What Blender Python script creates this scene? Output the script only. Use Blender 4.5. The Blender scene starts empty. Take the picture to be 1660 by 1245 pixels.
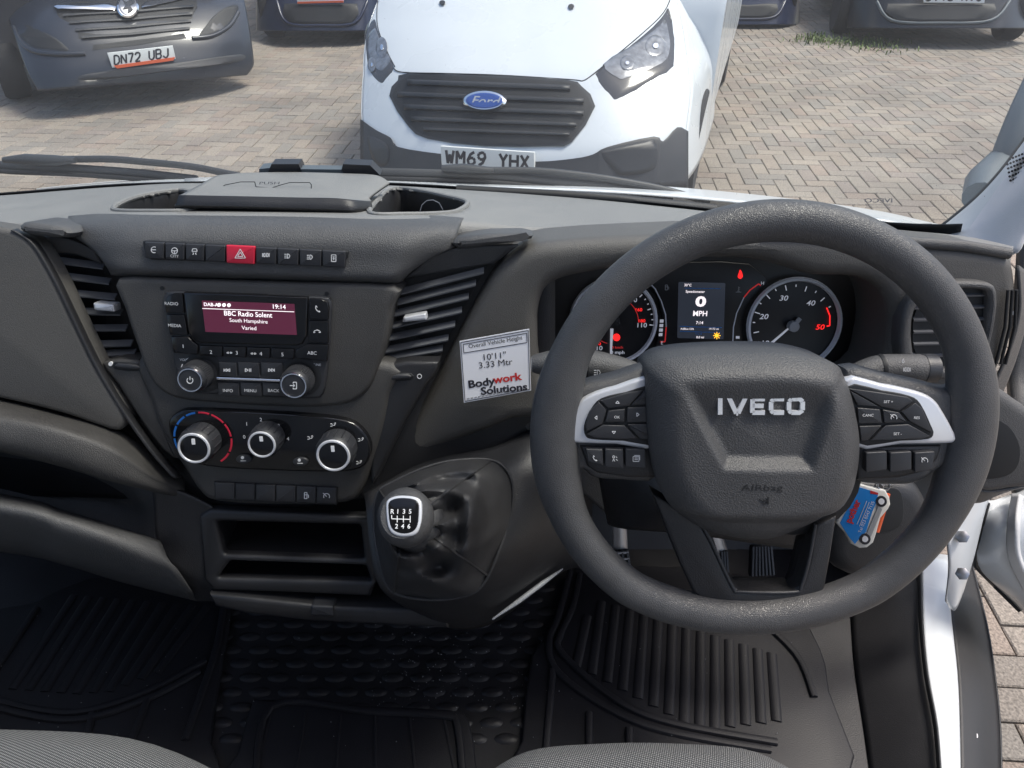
import bpy, bmesh, math, random
from mathutils import Vector, Matrix, noise
from mathutils.geometry import tessellate_polygon
random.seed(7)
R = math.radians
# ---------------------------------------------------------------- camera, sky, sun, exposure
F = 1200.0; PITCH = R(36); CAM = Vector((0, 0, 1.85))
sc = bpy.context.scene
cd = bpy.data.cameras.new('camera'); cam = bpy.data.objects.new('camera', cd)
sc.collection.objects.link(cam); sc.camera = cam
cam.location = CAM; cam.rotation_euler = (R(90) - PITCH, 0, 0)
cd.sensor_width = 36; cd.lens = 36 * F / 1660; cd.clip_start = 0.02; cd.clip_end = 500
SUN_EL, SUN_AZ = R(64), R(80)          # azimuth measured from +Y (ahead) towards +X (right)
w = bpy.data.worlds.new('World'); sc.world = w; w.use_nodes = True
nt = w.node_tree; bg = nt.nodes['Background']
sky = nt.nodes.new('ShaderNodeTexSky'); sky.sky_type = 'NISHITA'; sky.sun_disc = False
sky.sun_elevation = SUN_EL; sky.sun_rotation = SUN_AZ; sky.dust_density = 3.5; sky.air_density = 1.0; sky.ozone_density = 1.0
nt.links.new(sky.outputs[0], bg.inputs[0]); bg.inputs[1].default_value = 0.12
sl = bpy.data.lights.new('sun', 'SUN'); sl.energy = 1.9; sl.angle = R(16); sl.color = (1, .94, .85)
so = bpy.data.objects.new('sun', sl); sc.collection.objects.link(so)
so.rotation_euler = Vector((math.sin(SUN_AZ) * math.cos(SUN_EL), math.cos(SUN_AZ) * math.cos(SUN_EL), math.sin(SUN_EL))).to_track_quat('Z', 'Y').to_euler()
vs = sc.view_settings; vs.view_transform = 'Standard'; vs.look = 'None'; vs.gamma = 1; vs.exposure = 0.9
sc.cycles.max_bounces = 8; sc.cycles.transparent_max_bounces = 12
# ---------------------------------------------------------------- photograph geometry helpers
c_, s_ = math.cos(PITCH), math.sin(PITCH)
def ray(px, py):
    a = (px - 830) / F; b = (622.5 - py) / F
    return Vector((a, c_ + s_ * b, -s_ + c_ * b))
def P(px, py, t): return CAM + ray(px, py) * t
def atz(px, py, z): r = ray(px, py); return CAM + r * ((z - CAM.z) / r.z)
def atY(px, py, Y): r = ray(px, py); return CAM + r * (Y / r.y)
class Pl:                                # a real plane in the cab: through a point, normal tilted up by e, turned by yaw
    def __init__(s, px, py, t, e, yaw=0):
        s.o = P(px, py, t); e = R(e); y = R(yaw)
        s.n = Vector((math.sin(y) * math.cos(e), -math.cos(y) * math.cos(e), math.sin(e)))
    def hit(s, px, py, off=0):
        r = ray(px, py); return CAM + r * ((s.o + s.n * off - CAM).dot(s.n) / r.dot(s.n))
    def frame(s, px, py, off=0, ang=0):
        o = s.hit(px, py, off); a = R(ang)
        u = (s.hit(px + 4 * math.cos(a), py + 4 * math.sin(a), off) - o); k = u.length / 4
        u.normalize(); return o, u, s.n.cross(u).normalized(), k
class HZ(Pl):                            # a level plane at height z
    def __init__(s, z): s.o = Vector((0, 0, z)); s.n = Vector((0, 0, 1))
# ---------------------------------------------------------------- materials
def mat(name, col, rough=.5, metal=0, bump=None, spec=.5, emit=None, es=1, var=0, vscale=8, coat=0):
    m = bpy.data.materials.new(name); m.use_nodes = True; N = m.node_tree.nodes; L = m.node_tree.links
    b = N['Principled BSDF']; b.inputs['Base Color'].default_value = (*col, 1); b.inputs['Roughness'].default_value = rough
    b.inputs['Metallic'].default_value = metal; b.inputs['Specular IOR Level'].default_value = spec
    if coat: b.inputs['Coat Weight'].default_value = coat; b.inputs['Coat Roughness'].default_value = .05
    if emit: b.inputs['Emission Color'].default_value = (*emit, 1); b.inputs['Emission Strength'].default_value = es
    geo = N.new('ShaderNodeNewGeometry')
    if var:
        n = N.new('ShaderNodeTexNoise'); n.inputs['Scale'].default_value = vscale; n.inputs['Detail'].default_value = 6
        L.new(geo.outputs['Position'], n.inputs['Vector'])
        r = N.new('ShaderNodeMapRange'); r.inputs[1].default_value = .3; r.inputs[2].default_value = .7; r.inputs[3].default_value = 1 - var; r.inputs[4].default_value = 1 + var
        L.new(n.outputs[0], r.inputs[0])
        mx = N.new('ShaderNodeVectorMath'); mx.operation = 'SCALE'; mx.inputs[0].default_value = col
        L.new(r.outputs[0], mx.inputs['Scale']); L.new(mx.outputs[0], b.inputs['Base Color'])
        r2 = N.new('ShaderNodeMapRange'); r2.inputs[3].default_value = max(.03, rough - .1); r2.inputs[4].default_value = min(1, rough + .1)
        L.new(n.outputs[0], r2.inputs[0]); L.new(r2.outputs[0], b.inputs['Roughness'])
    if bump:
        kind, scale, dist = bump
        if kind == 'noise':
            t = N.new('ShaderNodeTexNoise'); t.inputs['Detail'].default_value = 3
        elif kind == 'voronoi':
            t = N.new('ShaderNodeTexVoronoi'); t.feature = 'DISTANCE_TO_EDGE'
        else:
            t = N.new('ShaderNodeTexVoronoi'); t.inputs['Randomness'].default_value = .0
        t.inputs['Scale'].default_value = scale; L.new(geo.outputs['Position'], t.inputs['Vector'])
        bn = N.new('ShaderNodeBump'); bn.inputs['Distance'].default_value = dist; bn.inputs['Strength'].default_value = 1
        if kind == 'voronoi':
            mm = N.new('ShaderNodeMath'); mm.operation = 'MINIMUM'; mm.inputs[1].default_value = .25; L.new(t.outputs[0], mm.inputs[0]); L.new(mm.outputs[0], bn.inputs['Height'])
        else: L.new(t.outputs[0], bn.inputs['Height'])
        L.new(bn.outputs[0], b.inputs['Normal'])
    return m
M = {}
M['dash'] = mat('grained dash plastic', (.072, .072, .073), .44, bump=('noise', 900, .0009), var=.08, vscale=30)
M['dash_skylit'] = mat('dusty skylit dash plastic', (.21, .208, .20), .46, bump=('noise', 800, .0009), var=.06, vscale=20)  # same plastic as the dash, lightened for dust and the skylight sheen on it
M['mesh'] = mat('net grained plastic', (.090, .086, .080), .45, bump=('noise', 1100, .0007), var=.06)
M['dark'] = mat('dark smooth plastic', (.019, .019, .021), .40, bump=('noise', 900, .0004), var=.12, vscale=14)
M['slat'] = mat('vent slat plastic', (.10, .105, .115), .35)
M['black'] = mat('black matt', (.008, .009, .011), .6)
M['gloss'] = mat('piano black', (.006, .006, .007), .12, var=.1, vscale=60)
M['button'] = mat('button plastic', (.026, .027, .031), .42, bump=('noise', 1500, .0002))
M['panel'] = mat('fascia plastic', (.050, .048, .046), .42, bump=('noise', 1100, .0007), var=.08, vscale=25)
M['leather'] = mat('wheel leather grain', (.064, .064, .066), .38, bump=('voronoi', 680, .0006), var=.1, vscale=40)
M['boot'] = mat('soft gaiter leather', (.032, .032, .034), .45, bump=('voronoi', 700, .0005), var=.12, vscale=50)
M['hub'] = mat('airbag cover grain', (.060, .060, .062), .42, bump=('noise', 800, .0008), var=.06, vscale=30)
M['silver'] = mat('satin silver', (.66, .67, .70), .3, .35, var=.05)
M['chrome'] = mat('chrome', (.85, .85, .87), .1, 1)
M['white'] = mat('white print', (.8, .8, .8), .5)
M['grey'] = mat('grey print', (.35, .36, .38), .5)
M['red'] = mat('red hazard plastic', (.55, .02, .05), .35)
M['redglow'] = mat('red warning light', (.5, .01, .01), .5, emit=(1, .02, .02), es=.7)
M['redprint'] = mat('red print', (.5, .03, .03), .5, emit=(1, .05, .05), es=.15)
M['dialwhite'] = mat('backlit white', (.75, .76, .8), .5, emit=(.85, .88, 1), es=.12)
M['amber'] = mat('amber light', (.8, .4, .02), .5, emit=(1, .5, .03), es=.8)
M['blue'] = mat('blue print', (.02, .20, .62), .5)
M['ring'] = mat('dial ring', (.72, .74, .80), .35, .0)
M['dial'] = mat('dial face', (.012, .012, .014), .4)
M['lcd'] = mat('cluster display', (.01, .012, .018), .2, emit=(.10, .12, .17), es=.12)
M['radiolcd'] = mat('radio display', (.03, .01, .02), .2, emit=(.20, .03, .075), es=.22)
M['lcdtext'] = mat('display text', (.6, .6, .6), .5, emit=(1, .9, .95), es=.55)
M['rubber'] = mat('rubber mat', (.012, .012, .015), .5, spec=.3, bump=('noise', 500, .0003), var=.2, vscale=9)
M['lining'] = mat('floor lining', (.015, .015, .018), .45, spec=.4, bump=('noise', 600, .0004), var=.3, vscale=12)
M['paint'] = mat('white van paint', (.62, .65, .67), .28, coat=.4, var=.02, vscale=3)
M['trimwhite'] = mat('pale pillar trim', (.55, .56, .57), .5, bump=('noise', 900, .0003))
M['metal'] = mat('worn steel', (.4, .4, .42), .35, .9)
M['wiper'] = mat('wiper black', (.02, .023, .027), .5)
M['label'] = mat('label paper', (.84, .85, .90), .35)
M['ink'] = mat('label ink', (.02, .02, .03), .5)
M['logored'] = mat('label red ink', (.6, .03, .03), .5)
M['fobblue'] = mat('fob blue', (.03, .26, .72), .25)
M['clear'] = mat('fob clear edge', (.75, .74, .70), .15)
M['navy'] = mat('dark blue van paint', (.014, .018, .028), .35, coat=.3, var=.12, vscale=3)
M['blueblack'] = mat('deep blue car paint', (.008, .015, .045), .35, coat=.3, var=.1)
M['carblack'] = mat('black car paint', (.009, .010, .014), .35, coat=.3, var=.1)
M['bumper'] = mat('dark bumper plastic', (.024, .025, .029), .5, bump=('noise', 200, .001), var=.12, vscale=5)
M['grille'] = mat('grille bar plastic', (.022, .024, .028), .5)
M['tyre'] = mat('tyre', (.018, .018, .02), .8, bump=('noise', 60, .002))
M['plate'] = mat('number plate', (.72, .74, .72), .4)
M['orange'] = mat('orange plate strip', (.7, .12, .04), .4)
M['lampglass'] = mat('lamp reflector', (.22, .23, .25), .2, .5, var=.3, vscale=25)
M['badge'] = mat('bright badge metal', (.75, .76, .78), .22, .35)
M['lampdark'] = mat('lamp smoked', (.05, .052, .06), .15)
M['fordblue'] = mat('badge blue', (.03, .07, .25), .2)
M['mirror'] = mat('mirror grey plastic', (.09, .11, .125), .5, bump=('noise', 700, .0004))
M['weed'] = mat('weed leaves', (.10, .14, .03), .6, var=.4, vscale=20)
M['glass_dark'] = mat('vehicle glass', (.02, .025, .03), .06)
def glass_mat():
    m = bpy.data.materials.new('windscreen glass'); m.use_nodes = True; N = m.node_tree.nodes; L = m.node_tree.links
    N.remove(N['Principled BSDF']); out = N['Material Output']
    tr = N.new('ShaderNodeBsdfTransparent'); tr.inputs[0].default_value = (.90, .95, .95, 1)
    gl = N.new('ShaderNodeBsdfGlossy'); gl.inputs['Roughness'].default_value = .02
    fr = N.new('ShaderNodeFresnel'); fr.inputs[0].default_value = 1.3
    mx = N.new('ShaderNodeMixShader'); L.new(fr.outputs[0], mx.inputs[0]); L.new(tr.outputs[0], mx.inputs[1]); L.new(gl.outputs[0], mx.inputs[2])
    df = N.new('ShaderNodeBsdfDiffuse'); df.inputs[0].default_value = (.8, .82, .85, 1)     # film of dust and specks on the glass
    tl = N.new('ShaderNodeBsdfTranslucent'); tl.inputs[0].default_value = (.8, .82, .85, 1)
    ad = N.new('ShaderNodeMixShader'); ad.inputs[0].default_value = .5; L.new(df.outputs[0], ad.inputs[1]); L.new(tl.outputs[0], ad.inputs[2])
    geo = N.new('ShaderNodeNewGeometry'); n = N.new('ShaderNodeTexNoise'); n.inputs['Scale'].default_value = 3; n.inputs['Detail'].default_value = 5
    L.new(geo.outputs['Position'], n.inputs['Vector'])
    r = N.new('ShaderNodeMapRange'); r.inputs[1].default_value = .35; r.inputs[2].default_value = .75; r.inputs[3].default_value = .03; r.inputs[4].default_value = .09
    L.new(n.outputs[0], r.inputs[0])
    v = N.new('ShaderNodeTexVoronoi'); v.inputs['Scale'].default_value = 60; L.new(geo.outputs['Position'], v.inputs['Vector'])
    sp = N.new('ShaderNodeMath'); sp.operation = 'LESS_THAN'; sp.inputs[1].default_value = .045; L.new(v.outputs['Distance'], sp.inputs[0])
    sm = N.new('ShaderNodeMath'); sm.operation = 'MULTIPLY_ADD'; sm.inputs[1].default_value = .22; L.new(sp.outputs[0], sm.inputs[0]); L.new(r.outputs[0], sm.inputs[2])
    m2 = N.new('ShaderNodeMixShader'); L.new(sm.outputs[0], m2.inputs[0]); L.new(mx.outputs[0], m2.inputs[1]); L.new(ad.outputs[0], m2.inputs[2])
    L.new(m2.outputs[0], out.inputs[0]); return m
M['glass'] = glass_mat()
def fabric_mat():
    m = mat('woven seat cloth', (.2, .21, .22), .85); N = m.node_tree.nodes; L = m.node_tree.links; b = N['Principled BSDF']
    geo = N.new('ShaderNodeNewGeometry'); mp = N.new('ShaderNodeMapping'); mp.inputs['Rotation'].default_value = (0, 0, R(20)); L.new(geo.outputs['Position'], mp.inputs[0])
    ws = []
    for d, sc_ in (('X', 520), ('Y', 430)):
        wv = N.new('ShaderNodeTexWave'); wv.bands_direction = d; wv.inputs['Scale'].default_value = sc_ / 3.2; wv.inputs['Distortion'].default_value = 1.5; wv.inputs['Detail Scale'].default_value = 30
        L.new(mp.outputs[0], wv.inputs['Vector']); ws.append(wv)
    mm = N.new('ShaderNodeMath'); mm.operation = 'MULTIPLY'; L.new(ws[0].outputs['Fac'], mm.inputs[0]); L.new(ws[1].outputs['Fac'], mm.inputs[1])
    cr = N.new('ShaderNodeValToRGB'); cr.color_ramp.elements[0].color = (.03, .033, .036, 1); cr.color_ramp.elements[1].color = (.32, .325, .33, 1); cr.color_ramp.elements[1].position = .6
    L.new(mm.outputs[0], cr.inputs[0]); L.new(cr.outputs[0], b.inputs['Base Color'])
    bn = N.new('ShaderNodeBump'); bn.inputs['Distance'].default_value = .0008; L.new(mm.outputs[0], bn.inputs['Height']); L.new(bn.outputs[0], b.inputs['Normal']); return m
M['fabric'] = fabric_mat()
def paver_mat():
    m = mat('concrete block paver', (.3, .26, .23), .85); N = m.node_tree.nodes; L = m.node_tree.links; b = N['Principled BSDF']
    at = N.new('ShaderNodeAttribute'); at.attribute_name = 'tint'; geo = N.new('ShaderNodeNewGeometry')
    n = N.new('ShaderNodeTexNoise'); n.inputs['Scale'].default_value = 130; n.inputs['Detail'].default_value = 4; L.new(geo.outputs['Position'], n.inputs['Vector'])
    n2 = N.new('ShaderNodeTexNoise'); n2.inputs['Scale'].default_value = 1.2; n2.inputs['Detail'].default_value = 5; L.new(geo.outputs['Position'], n2.inputs['Vector'])
    a = N.new('ShaderNodeMapRange'); a.inputs[1].default_value = .3; a.inputs[2].default_value = .7; a.inputs[3].default_value = .6; a.inputs[4].default_value = 1.4; L.new(n.outputs[0], a.inputs[0])
    a2 = N.new('ShaderNodeMapRange'); a2.inputs[1].default_value = .3; a2.inputs[2].default_value = .7; a2.inputs[3].default_value = .68; a2.inputs[4].default_value = 1.12; L.new(n2.outputs[0], a2.inputs[0])
    k = N.new('ShaderNodeMath'); k.operation = 'MULTIPLY'; L.new(a.outputs[0], k.inputs[0]); L.new(a2.outputs[0], k.inputs[1])
    v = N.new('ShaderNodeVectorMath'); v.operation = 'SCALE'; L.new(at.outputs['Color'], v.inputs[0]); L.new(k.outputs[0], v.inputs['Scale']); L.new(v.outputs[0], b.inputs['Base Color'])
    bn = N.new('ShaderNodeBump'); bn.inputs['Distance'].default_value = .004; L.new(n.outputs[0], bn.inputs['Height']); L.new(bn.outputs[0], b.inputs['Normal']); return m
M['paver'] = paver_mat()
M['joint'] = mat('sandy joint bed', (.17, .155, .14), .95, bump=('noise', 90, .006), var=.25, vscale=3)
# ---------------------------------------------------------------- object builders
COL = sc.collection
def tag(o, label, cat, group=None):
    o['label'] = label; o['category'] = cat
    if group: o['group'] = group
    return o
def thing(name, loc, label, cat, group=None):
    o = bpy.data.objects.new(name, None); COL.objects.link(o); o.location = loc; o.empty_display_size = .05
    return tag(o, label, cat, group)
def world_of(o):
    v = Vector(o.location)
    while o.parent: o = o.parent; v = v + 0 * v
    return v
WORLD = {}
def mk(name, verts, faces, m, parent=None, smooth=True, flat=()):
    c = Vector((0, 0, 0))
    for v in verts: c += v
    c /= max(1, len(verts))
    me = bpy.data.meshes.new(name); me.from_pydata([tuple(v - c) for v in verts], [], faces); me.update()
    bm = bmesh.new(); bm.from_mesh(me); bmesh.ops.recalc_face_normals(bm, faces=bm.faces); bm.to_mesh(me); bm.free()
    if smooth:
        me.polygons.foreach_set('use_smooth', [True] * len(me.polygons))
        me.set_sharp_from_angle(angle=R(42))
    me.materials.append(m if not isinstance(m, str) else M[m])
    o = bpy.data.objects.new(name, me); COL.objects.link(o); o.location = c; WORLD[o.name] = c.copy()
    if parent:
        o.parent = parent; o.matrix_parent_inverse = Matrix.Translation(-(WORLD.get(parent.name) or Vector(parent.location)))
    return o
def cr(p0, p1, p2, p3, t):
    return .5 * ((2 * p1) + (p2 - p0) * t + (2 * p0 - 5 * p1 + 4 * p2 - p3) * t * t + (3 * p1 - p0 - 3 * p2 + p3) * t ** 3)
def curve(pts, n=6, closed=False):
    pts = [Vector(p) for p in pts]; N = len(pts); out = []
    for i in range(N if closed else N - 1):
        g = (lambda k: pts[k % N]) if closed else (lambda k: pts[min(max(k, 0), N - 1)])
        for j in range(n): out.append(cr(g(i - 1), g(i), g(i + 1), g(i + 2), j / n))
    if not closed: out.append(pts[-1])
    return out
def rrect(x0, y0, x1, y1, r, slope=0, n=4):
    o = []
    for cx, cy, a in ((x1 - r, y0 + r, -90), (x1 - r, y1 - r, 0), (x0 + r, y1 - r, 90), (x0 + r, y0 + r, 180)):
        for k in range(n + 1):
            t = R(a + 90 * k / n); x = cx + r * math.cos(t); o.append((x, cy + r * math.sin(t) + slope * (x - (x0 + x1) / 2)))
    return o
def quad(a, b, c, d, r=0.12, n=3):        # four-cornered outline with rounded corners, r as share of the sides
    q = [Vector(x) for x in (a, b, c, d)]; o = []
    for i in range(4):
        p, c0, nx = q[i - 1], q[i], q[(i + 1) % 4]
        L = min((p - c0).length, (nx - c0).length) * r
        A = c0 + (p - c0).normalized() * L; B = c0 + (nx - c0).normalized() * L
        for k in range(n + 1):
            t = k / n; o.append((1 - t) ** 2 * A + 2 * t * (1 - t) * c0 + t * t * B)
    return o
def area2(p): return sum(p[i - 1][0] * p[i][1] - p[i][0] * p[i - 1][1] for i in range(len(p)))
def solid(name, loops, frame, h0, h1, bev, m, parent=None, seg=3):
    """prism over 2D loops (first outer, the rest holes) in frame (o,u,v,n); rounded upper edge"""
    o, u, v, n = frame; V = []; Fc = []
    toploops = []
    for li, lp in enumerate(loops):
        lp = [Vector(p) for p in lp]
        if (area2(lp) > 0) != (li == 0): lp.reverse()      # outer ccw, holes cw
        k = len(lp); nr = []
        for i in range(k):
            a = (lp[i] - lp[i - 1]); b = (lp[(i + 1) % k] - lp[i]); a = a.normalized() if a.length else b.normalized(); b = b.normalized() if b.length else a
            d = (Vector((-a.y, a.x)) + Vector((-b.y, b.x))); d = d.normalized() if d.length > 1e-6 else Vector((-a.y, a.x))
            cs = max(.5, d.dot(Vector((-a.y, a.x)))); nr.append(d / cs)
        rings = [(0, h0), (0, h1 - bev)] + [(bev * (1 - math.cos(R(90) * s / seg)), h1 - bev + bev * math.sin(R(90) * s / seg)) for s in range(1, seg + 1)] if bev > 0 else [(0, h0), (0, h1)]
        base = len(V)
        for ins, h in rings:
            for i in range(k):
                q = lp[i] + nr[i] * ins; V.append(o + u * q.x + v * q.y + n * h)
        for r_ in range(len(rings) - 1):
            for i in range(k):
                j = (i + 1) % k; Fc.append((base + r_ * k + i, base + r_ * k + j, base + (r_ + 1) * k + j, base + (r_ + 1) * k + i))
        top = base + (len(rings) - 1) * k; toploops.append([(top + i, lp[i] + nr[i] * rings[-1][0]) for i in range(k)])
        if li == 0 and len(loops) == 1: Fc.append(tuple(range(base + k - 1, base - 1, -1)))
    if len(toploops) == 1: Fc.append(tuple(i for i, _ in toploops[0]))
    else:
        ids = [i for lp in toploops for i, _ in lp]
        for t in tessellate_polygon([[Vector((q.x, q.y, 0)) for _, q in lp] for lp in toploops]): Fc.append(tuple(ids[i] for i in t))
    return mk(name, V, Fc, m, parent)
def plate(name, px, pl, off, thick, bev, m, parent=None, holes=(), sm=0, seg=3):
    """outline given as photograph points, laid on the plane pl; its face stands off above the plane"""
    def loc(pts):
        if sm: pts = [tuple(p)[:2] for p in curve([(*p[:2], 0) for p in pts], sm, True)]
        H = [pl.hit(p[0], p[1], off) for p in pts]; return H
    outer = loc(px); o = sum(outer, Vector()) / len(outer)
    u = Vector((1, 0, 0)) if abs(pl.n.x) < .9 else Vector((0, 1, 0)); u = (u - pl.n * u.dot(pl.n)).normalized(); v = pl.n.cross(u)
    tp = lambda H: [((h - o).dot(u), (h - o).dot(v)) for h in H]
    return solid(name, [tp(outer)] + [tp(loc(h)) for h in holes], (o, u, v, pl.n), -thick, 0, bev, m, parent, seg)
def patch(name, rows, m, parent=None, n=5, thick=.003):
    R1 = [curve(r, n) for r in rows]; cols = list(zip(*R1)); C2 = [curve(c, n) for c in cols]
    nu, nv = len(C2), len(C2[0]); V = [p for c in C2 for p in c]
    Fc = [(i * nv + j, i * nv + j + 1, (i + 1) * nv + j + 1, (i + 1) * nv + j) for i in range(nu - 1) for j in range(nv - 1)]
    o = mk(name, V, Fc, m, parent)
    nz = sum((p.normal.dot((o.location + p.center) - CAM) * p.area for p in o.data.polygons))
    if nz > 0: o.data.flip_normals()
    if thick:
        s = o.modifiers.new('thickness', 'SOLIDIFY'); s.thickness = thick; s.offset = -1
    return o
def lathe(name, o, n, prof, m, parent=None, seg=32, sx=1, u=None):
    n = n.normalized(); u = (u or Vector((1, 0, 0))); u = (u - n * u.dot(n)).normalized(); v = n.cross(u); V = []; Fc = []
    for r, h in prof:
        for i in range(seg):
            a = 2 * math.pi * i / seg; V.append(o + n * h + u * (r * sx * math.cos(a)) + v * (r * math.sin(a)))
    for k in range(len(prof) - 1):
        for i in range(seg):
            j = (i + 1) % seg; Fc.append((k * seg + i, k * seg + j, (k + 1) * seg + j, (k + 1) * seg + i))
    Fc.append(tuple(range(seg - 1, -1, -1))); Fc.append(tuple(range((len(prof) - 1) * seg, len(prof) * seg)))
    return mk(name, V, Fc, m, parent)
def ringm(name, o, n, r0, r1, h, m, parent=None, seg=48, a0=0, a1=360):
    n = n.normalized(); u = Vector((1, 0, 0)); u = (u - n * u.dot(n)).normalized(); v = n.cross(u); V = []; Fc = []; full = a1 - a0 >= 360
    K = seg if full else seg + 1
    for i in range(K):
        a = R(a0 + (a1 - a0) * i / seg); d = u * math.cos(a) + v * math.sin(a)
        V += [o + d * r0, o + d * (r0 * .75 + r1 * .25) + n * h, o + d * (r0 * .25 + r1 * .75) + n * h, o + d * r1]
    for i in range(seg):
        j = (i + 1) % K
        for k in range(3): Fc.append((i * 4 + k, j * 4 + k, j * 4 + k + 1, i * 4 + k + 1))
    return mk(name, V, Fc, m, parent)
def tube(name, pts, rad, m, parent=None, seg=12, flat=1, up=None):
    pts = [Vector(p) for p in pts]; K = len(pts); V = []; Fc = []
    rad = rad if isinstance(rad, (list, tuple)) else [rad] * K
    up = up or Vector((0, 0, 1))
    for i, p in enumerate(pts):
        d = (pts[min(i + 1, K - 1)] - pts[max(i - 1, 0)]).normalized(); a = d.cross(up); a = a.normalized() if a.length > 1e-4 else Vector((1, 0, 0)); b = a.cross(d)
        for k in range(seg):
            t = 2 * math.pi * k / seg; V.append(p + a * (rad[i] * math.cos(t)) + b * (rad[i] * flat * math.sin(t)))
    for i in range(K - 1):
        for k in range(seg): Fc.append((i * seg + k, i * seg + (k + 1) % seg, (i + 1) * seg + (k + 1) % seg, (i + 1) * seg + k))
    Fc.append(tuple(range(seg))); Fc.append(tuple(range((K - 1) * seg, K * seg)))
    return mk(name, V, Fc, m, parent)
def strokes(name, lines, wpx, pl, off, m, parent=None, h=.0003):
    """drawn marks: flat raised ribbons along photograph polylines on a plane"""
    V = []; Fc = []
    cut = []
    for ln in lines:
        cur = [ln[0]]
        for i in range(1, len(ln)):
            cur.append(ln[i])
            if i < len(ln) - 1:
                a = Vector(ln[i]) - Vector(ln[i - 1]); b = Vector(ln[i + 1]) - Vector(ln[i])
                if a.length > 1e-6 and b.length > 1e-6 and a.angle(b) > .75: cut.append(cur); cur = [ln[i]]
        cut.append(cur)
    for ln in cut:
        H = [pl.hit(x, y, off) for x, y in ln]
        k = (pl.hit(ln[0][0] + 1, ln[0][1], off) - pl.hit(*ln[0], off)).length * wpx / 2; K = len(H); b = len(V)
        for i in range(K):
            d = (H[min(i + 1, K - 1)] - H[max(i - 1, 0)]).normalized(); sd = pl.n.cross(d) * k
            V += [H[i] + sd, H[i] - sd, H[i] + sd + pl.n * h, H[i] - sd + pl.n * h]
        for i in range(K - 1):
            a = b + 4 * i; e = a + 4
            Fc += [(a + 2, a + 3, e + 3, e + 2), (a, a + 2, e + 2, e), (a + 3, a + 1, e + 1, e + 3)]
    return mk(name, V, Fc, m, parent, smooth=False)
FONTC = {}
def text(name, s, px, py, hpx, pl, off, m, parent=None, ang=0, sx=1, align='CENTER', bold=0, shear=0, h=.0003):
    """lettering: cap height hpx photograph pixels, centred on (px,py), lying on the plane"""
    cu = bpy.data.curves.new('t', 'FONT'); cu.body = s; cu.size = 1; cu.align_x = align; cu.extrude = 0; cu.offset = bold; cu.shear = shear; cu.resolution_u = 3
    ob = bpy.data.objects.new('t', cu); COL.objects.link(ob); dg = bpy.context.evaluated_depsgraph_get(); dg.update()
    me = ob.evaluated_get(dg).to_mesh(); vs_ = [v.co.copy() for v in me.vertices]; fs = [tuple(p.vertices) for p in me.polygons]
    ob.evaluated_get(dg).to_mesh_clear(); bpy.data.objects.remove(ob); bpy.data.curves.remove(cu)
    o, u, v, k = pl.frame(px, py, off, ang); sz = hpx * k / .63
    V = [o + u * (p.x * sz * sx) + v * ((p.y - .35) * sz) + pl.n * h for p in vs_]
    return mk(name, V, fs, m, parent, smooth=False)
def circ(cx, cy, r, n=16, a0=0, a1=360, ry=None): return [(cx + r * math.cos(R(a0 + (a1 - a0) * i / n)), cy + (ry or r) * math.sin(R(a0 + (a1 - a0) * i / n))) for i in range(n + 1)]
PLATE = {'W': [[(0, 0), (.25, 1), (.5, .3), (.75, 1), (1, 0)]], 'M': [[(0, 1), (0, 0), (.5, .6), (1, 0), (1, 1)]], '6': [[(.9, 0), (.4, .2), (.05, .65), (.2, .97), (.5, 1), (.9, .9), (1, .68), (.8, .48), (.4, .46), (.1, .6)]], '9': [[(.1, 1), (.6, .8), (.95, .35), (.8, .03), (.5, 0), (.1, .1), (0, .32), (.2, .52), (.6, .54), (.9, .4)]],
 'Y': [[(0, 0), (.5, .5), (1, 0)], [(.5, .5), (.5, 1)]], 'H': [[(0, 0), (0, 1)], [(1, 0), (1, 1)], [(0, .5), (1, .5)]], 'X': [[(0, 0), (1, 1)], [(1, 0), (0, 1)]], 'D': [[(0, 0), (0, 1), (.6, 1), (1, .75), (1, .25), (.6, 0), (-.06, 0)]], 'N': [[(0, 1), (0, 0), (1, 1), (1, 0)]], '7': [[(0, 0), (1, 0), (.4, 1)]],
 '2': [[(0, .25), (.2, .02), (.8, .02), (1, .3), (.8, .55), (0, 1), (1, 1)]], 'U': [[(0, 0), (0, .75), (.25, 1), (.75, 1), (1, .75), (1, 0)]], 'B': [[(0, 0), (0, 1), (.7, 1), (1, .85), (1, .6), (.75, .48), (0, .48)], [(.75, .48), (.95, .35), (.95, .12), (.7, 0), (-.06, 0)]], 'J': [[(1, 0), (1, .75), (.75, 1), (.3, 1), (0, .75)]], 'V': [[(0, 0), (.5, 1), (1, 0)]],
 '1': [[(.3, .2), (.6, 0), (.6, 1)]], '5': [[(1, 0), (.1, 0), (.1, .42), (.7, .4), (1, .62), (.95, .88), (.6, 1), (0, .92)]], 'K': [[(0, 0), (0, 1)], [(1, 0), (.05, .55)], [(.3, .42), (1, 1)]], 'O': [[(.3, 0), (0, .25), (0, .75), (.3, 1), (.7, 1), (1, .75), (1, .25), (.7, 0), (.25, 0)]]}
def registration(s, px, py, wpx, hpx, ang, pl, off, parent, wt):
    n = len(s); adv = wpx / (n - .28); L = []; ca_, sa_ = math.cos(R(ang)), math.sin(R(ang))
    for i, ch in enumerate(s):
        for ln in PLATE.get(ch, []):
            q = []
            for a, b in ln:
                x = -wpx / 2 + i * adv + a * adv * .70; y = (b - .5) * hpx; q.append((px + x * ca_ - y * sa_ * .3, py + x * sa_ + y))
            L.append(q)
    return strokes('registration', L, wt, pl, off, 'ink', parent, h=.001)
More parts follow.
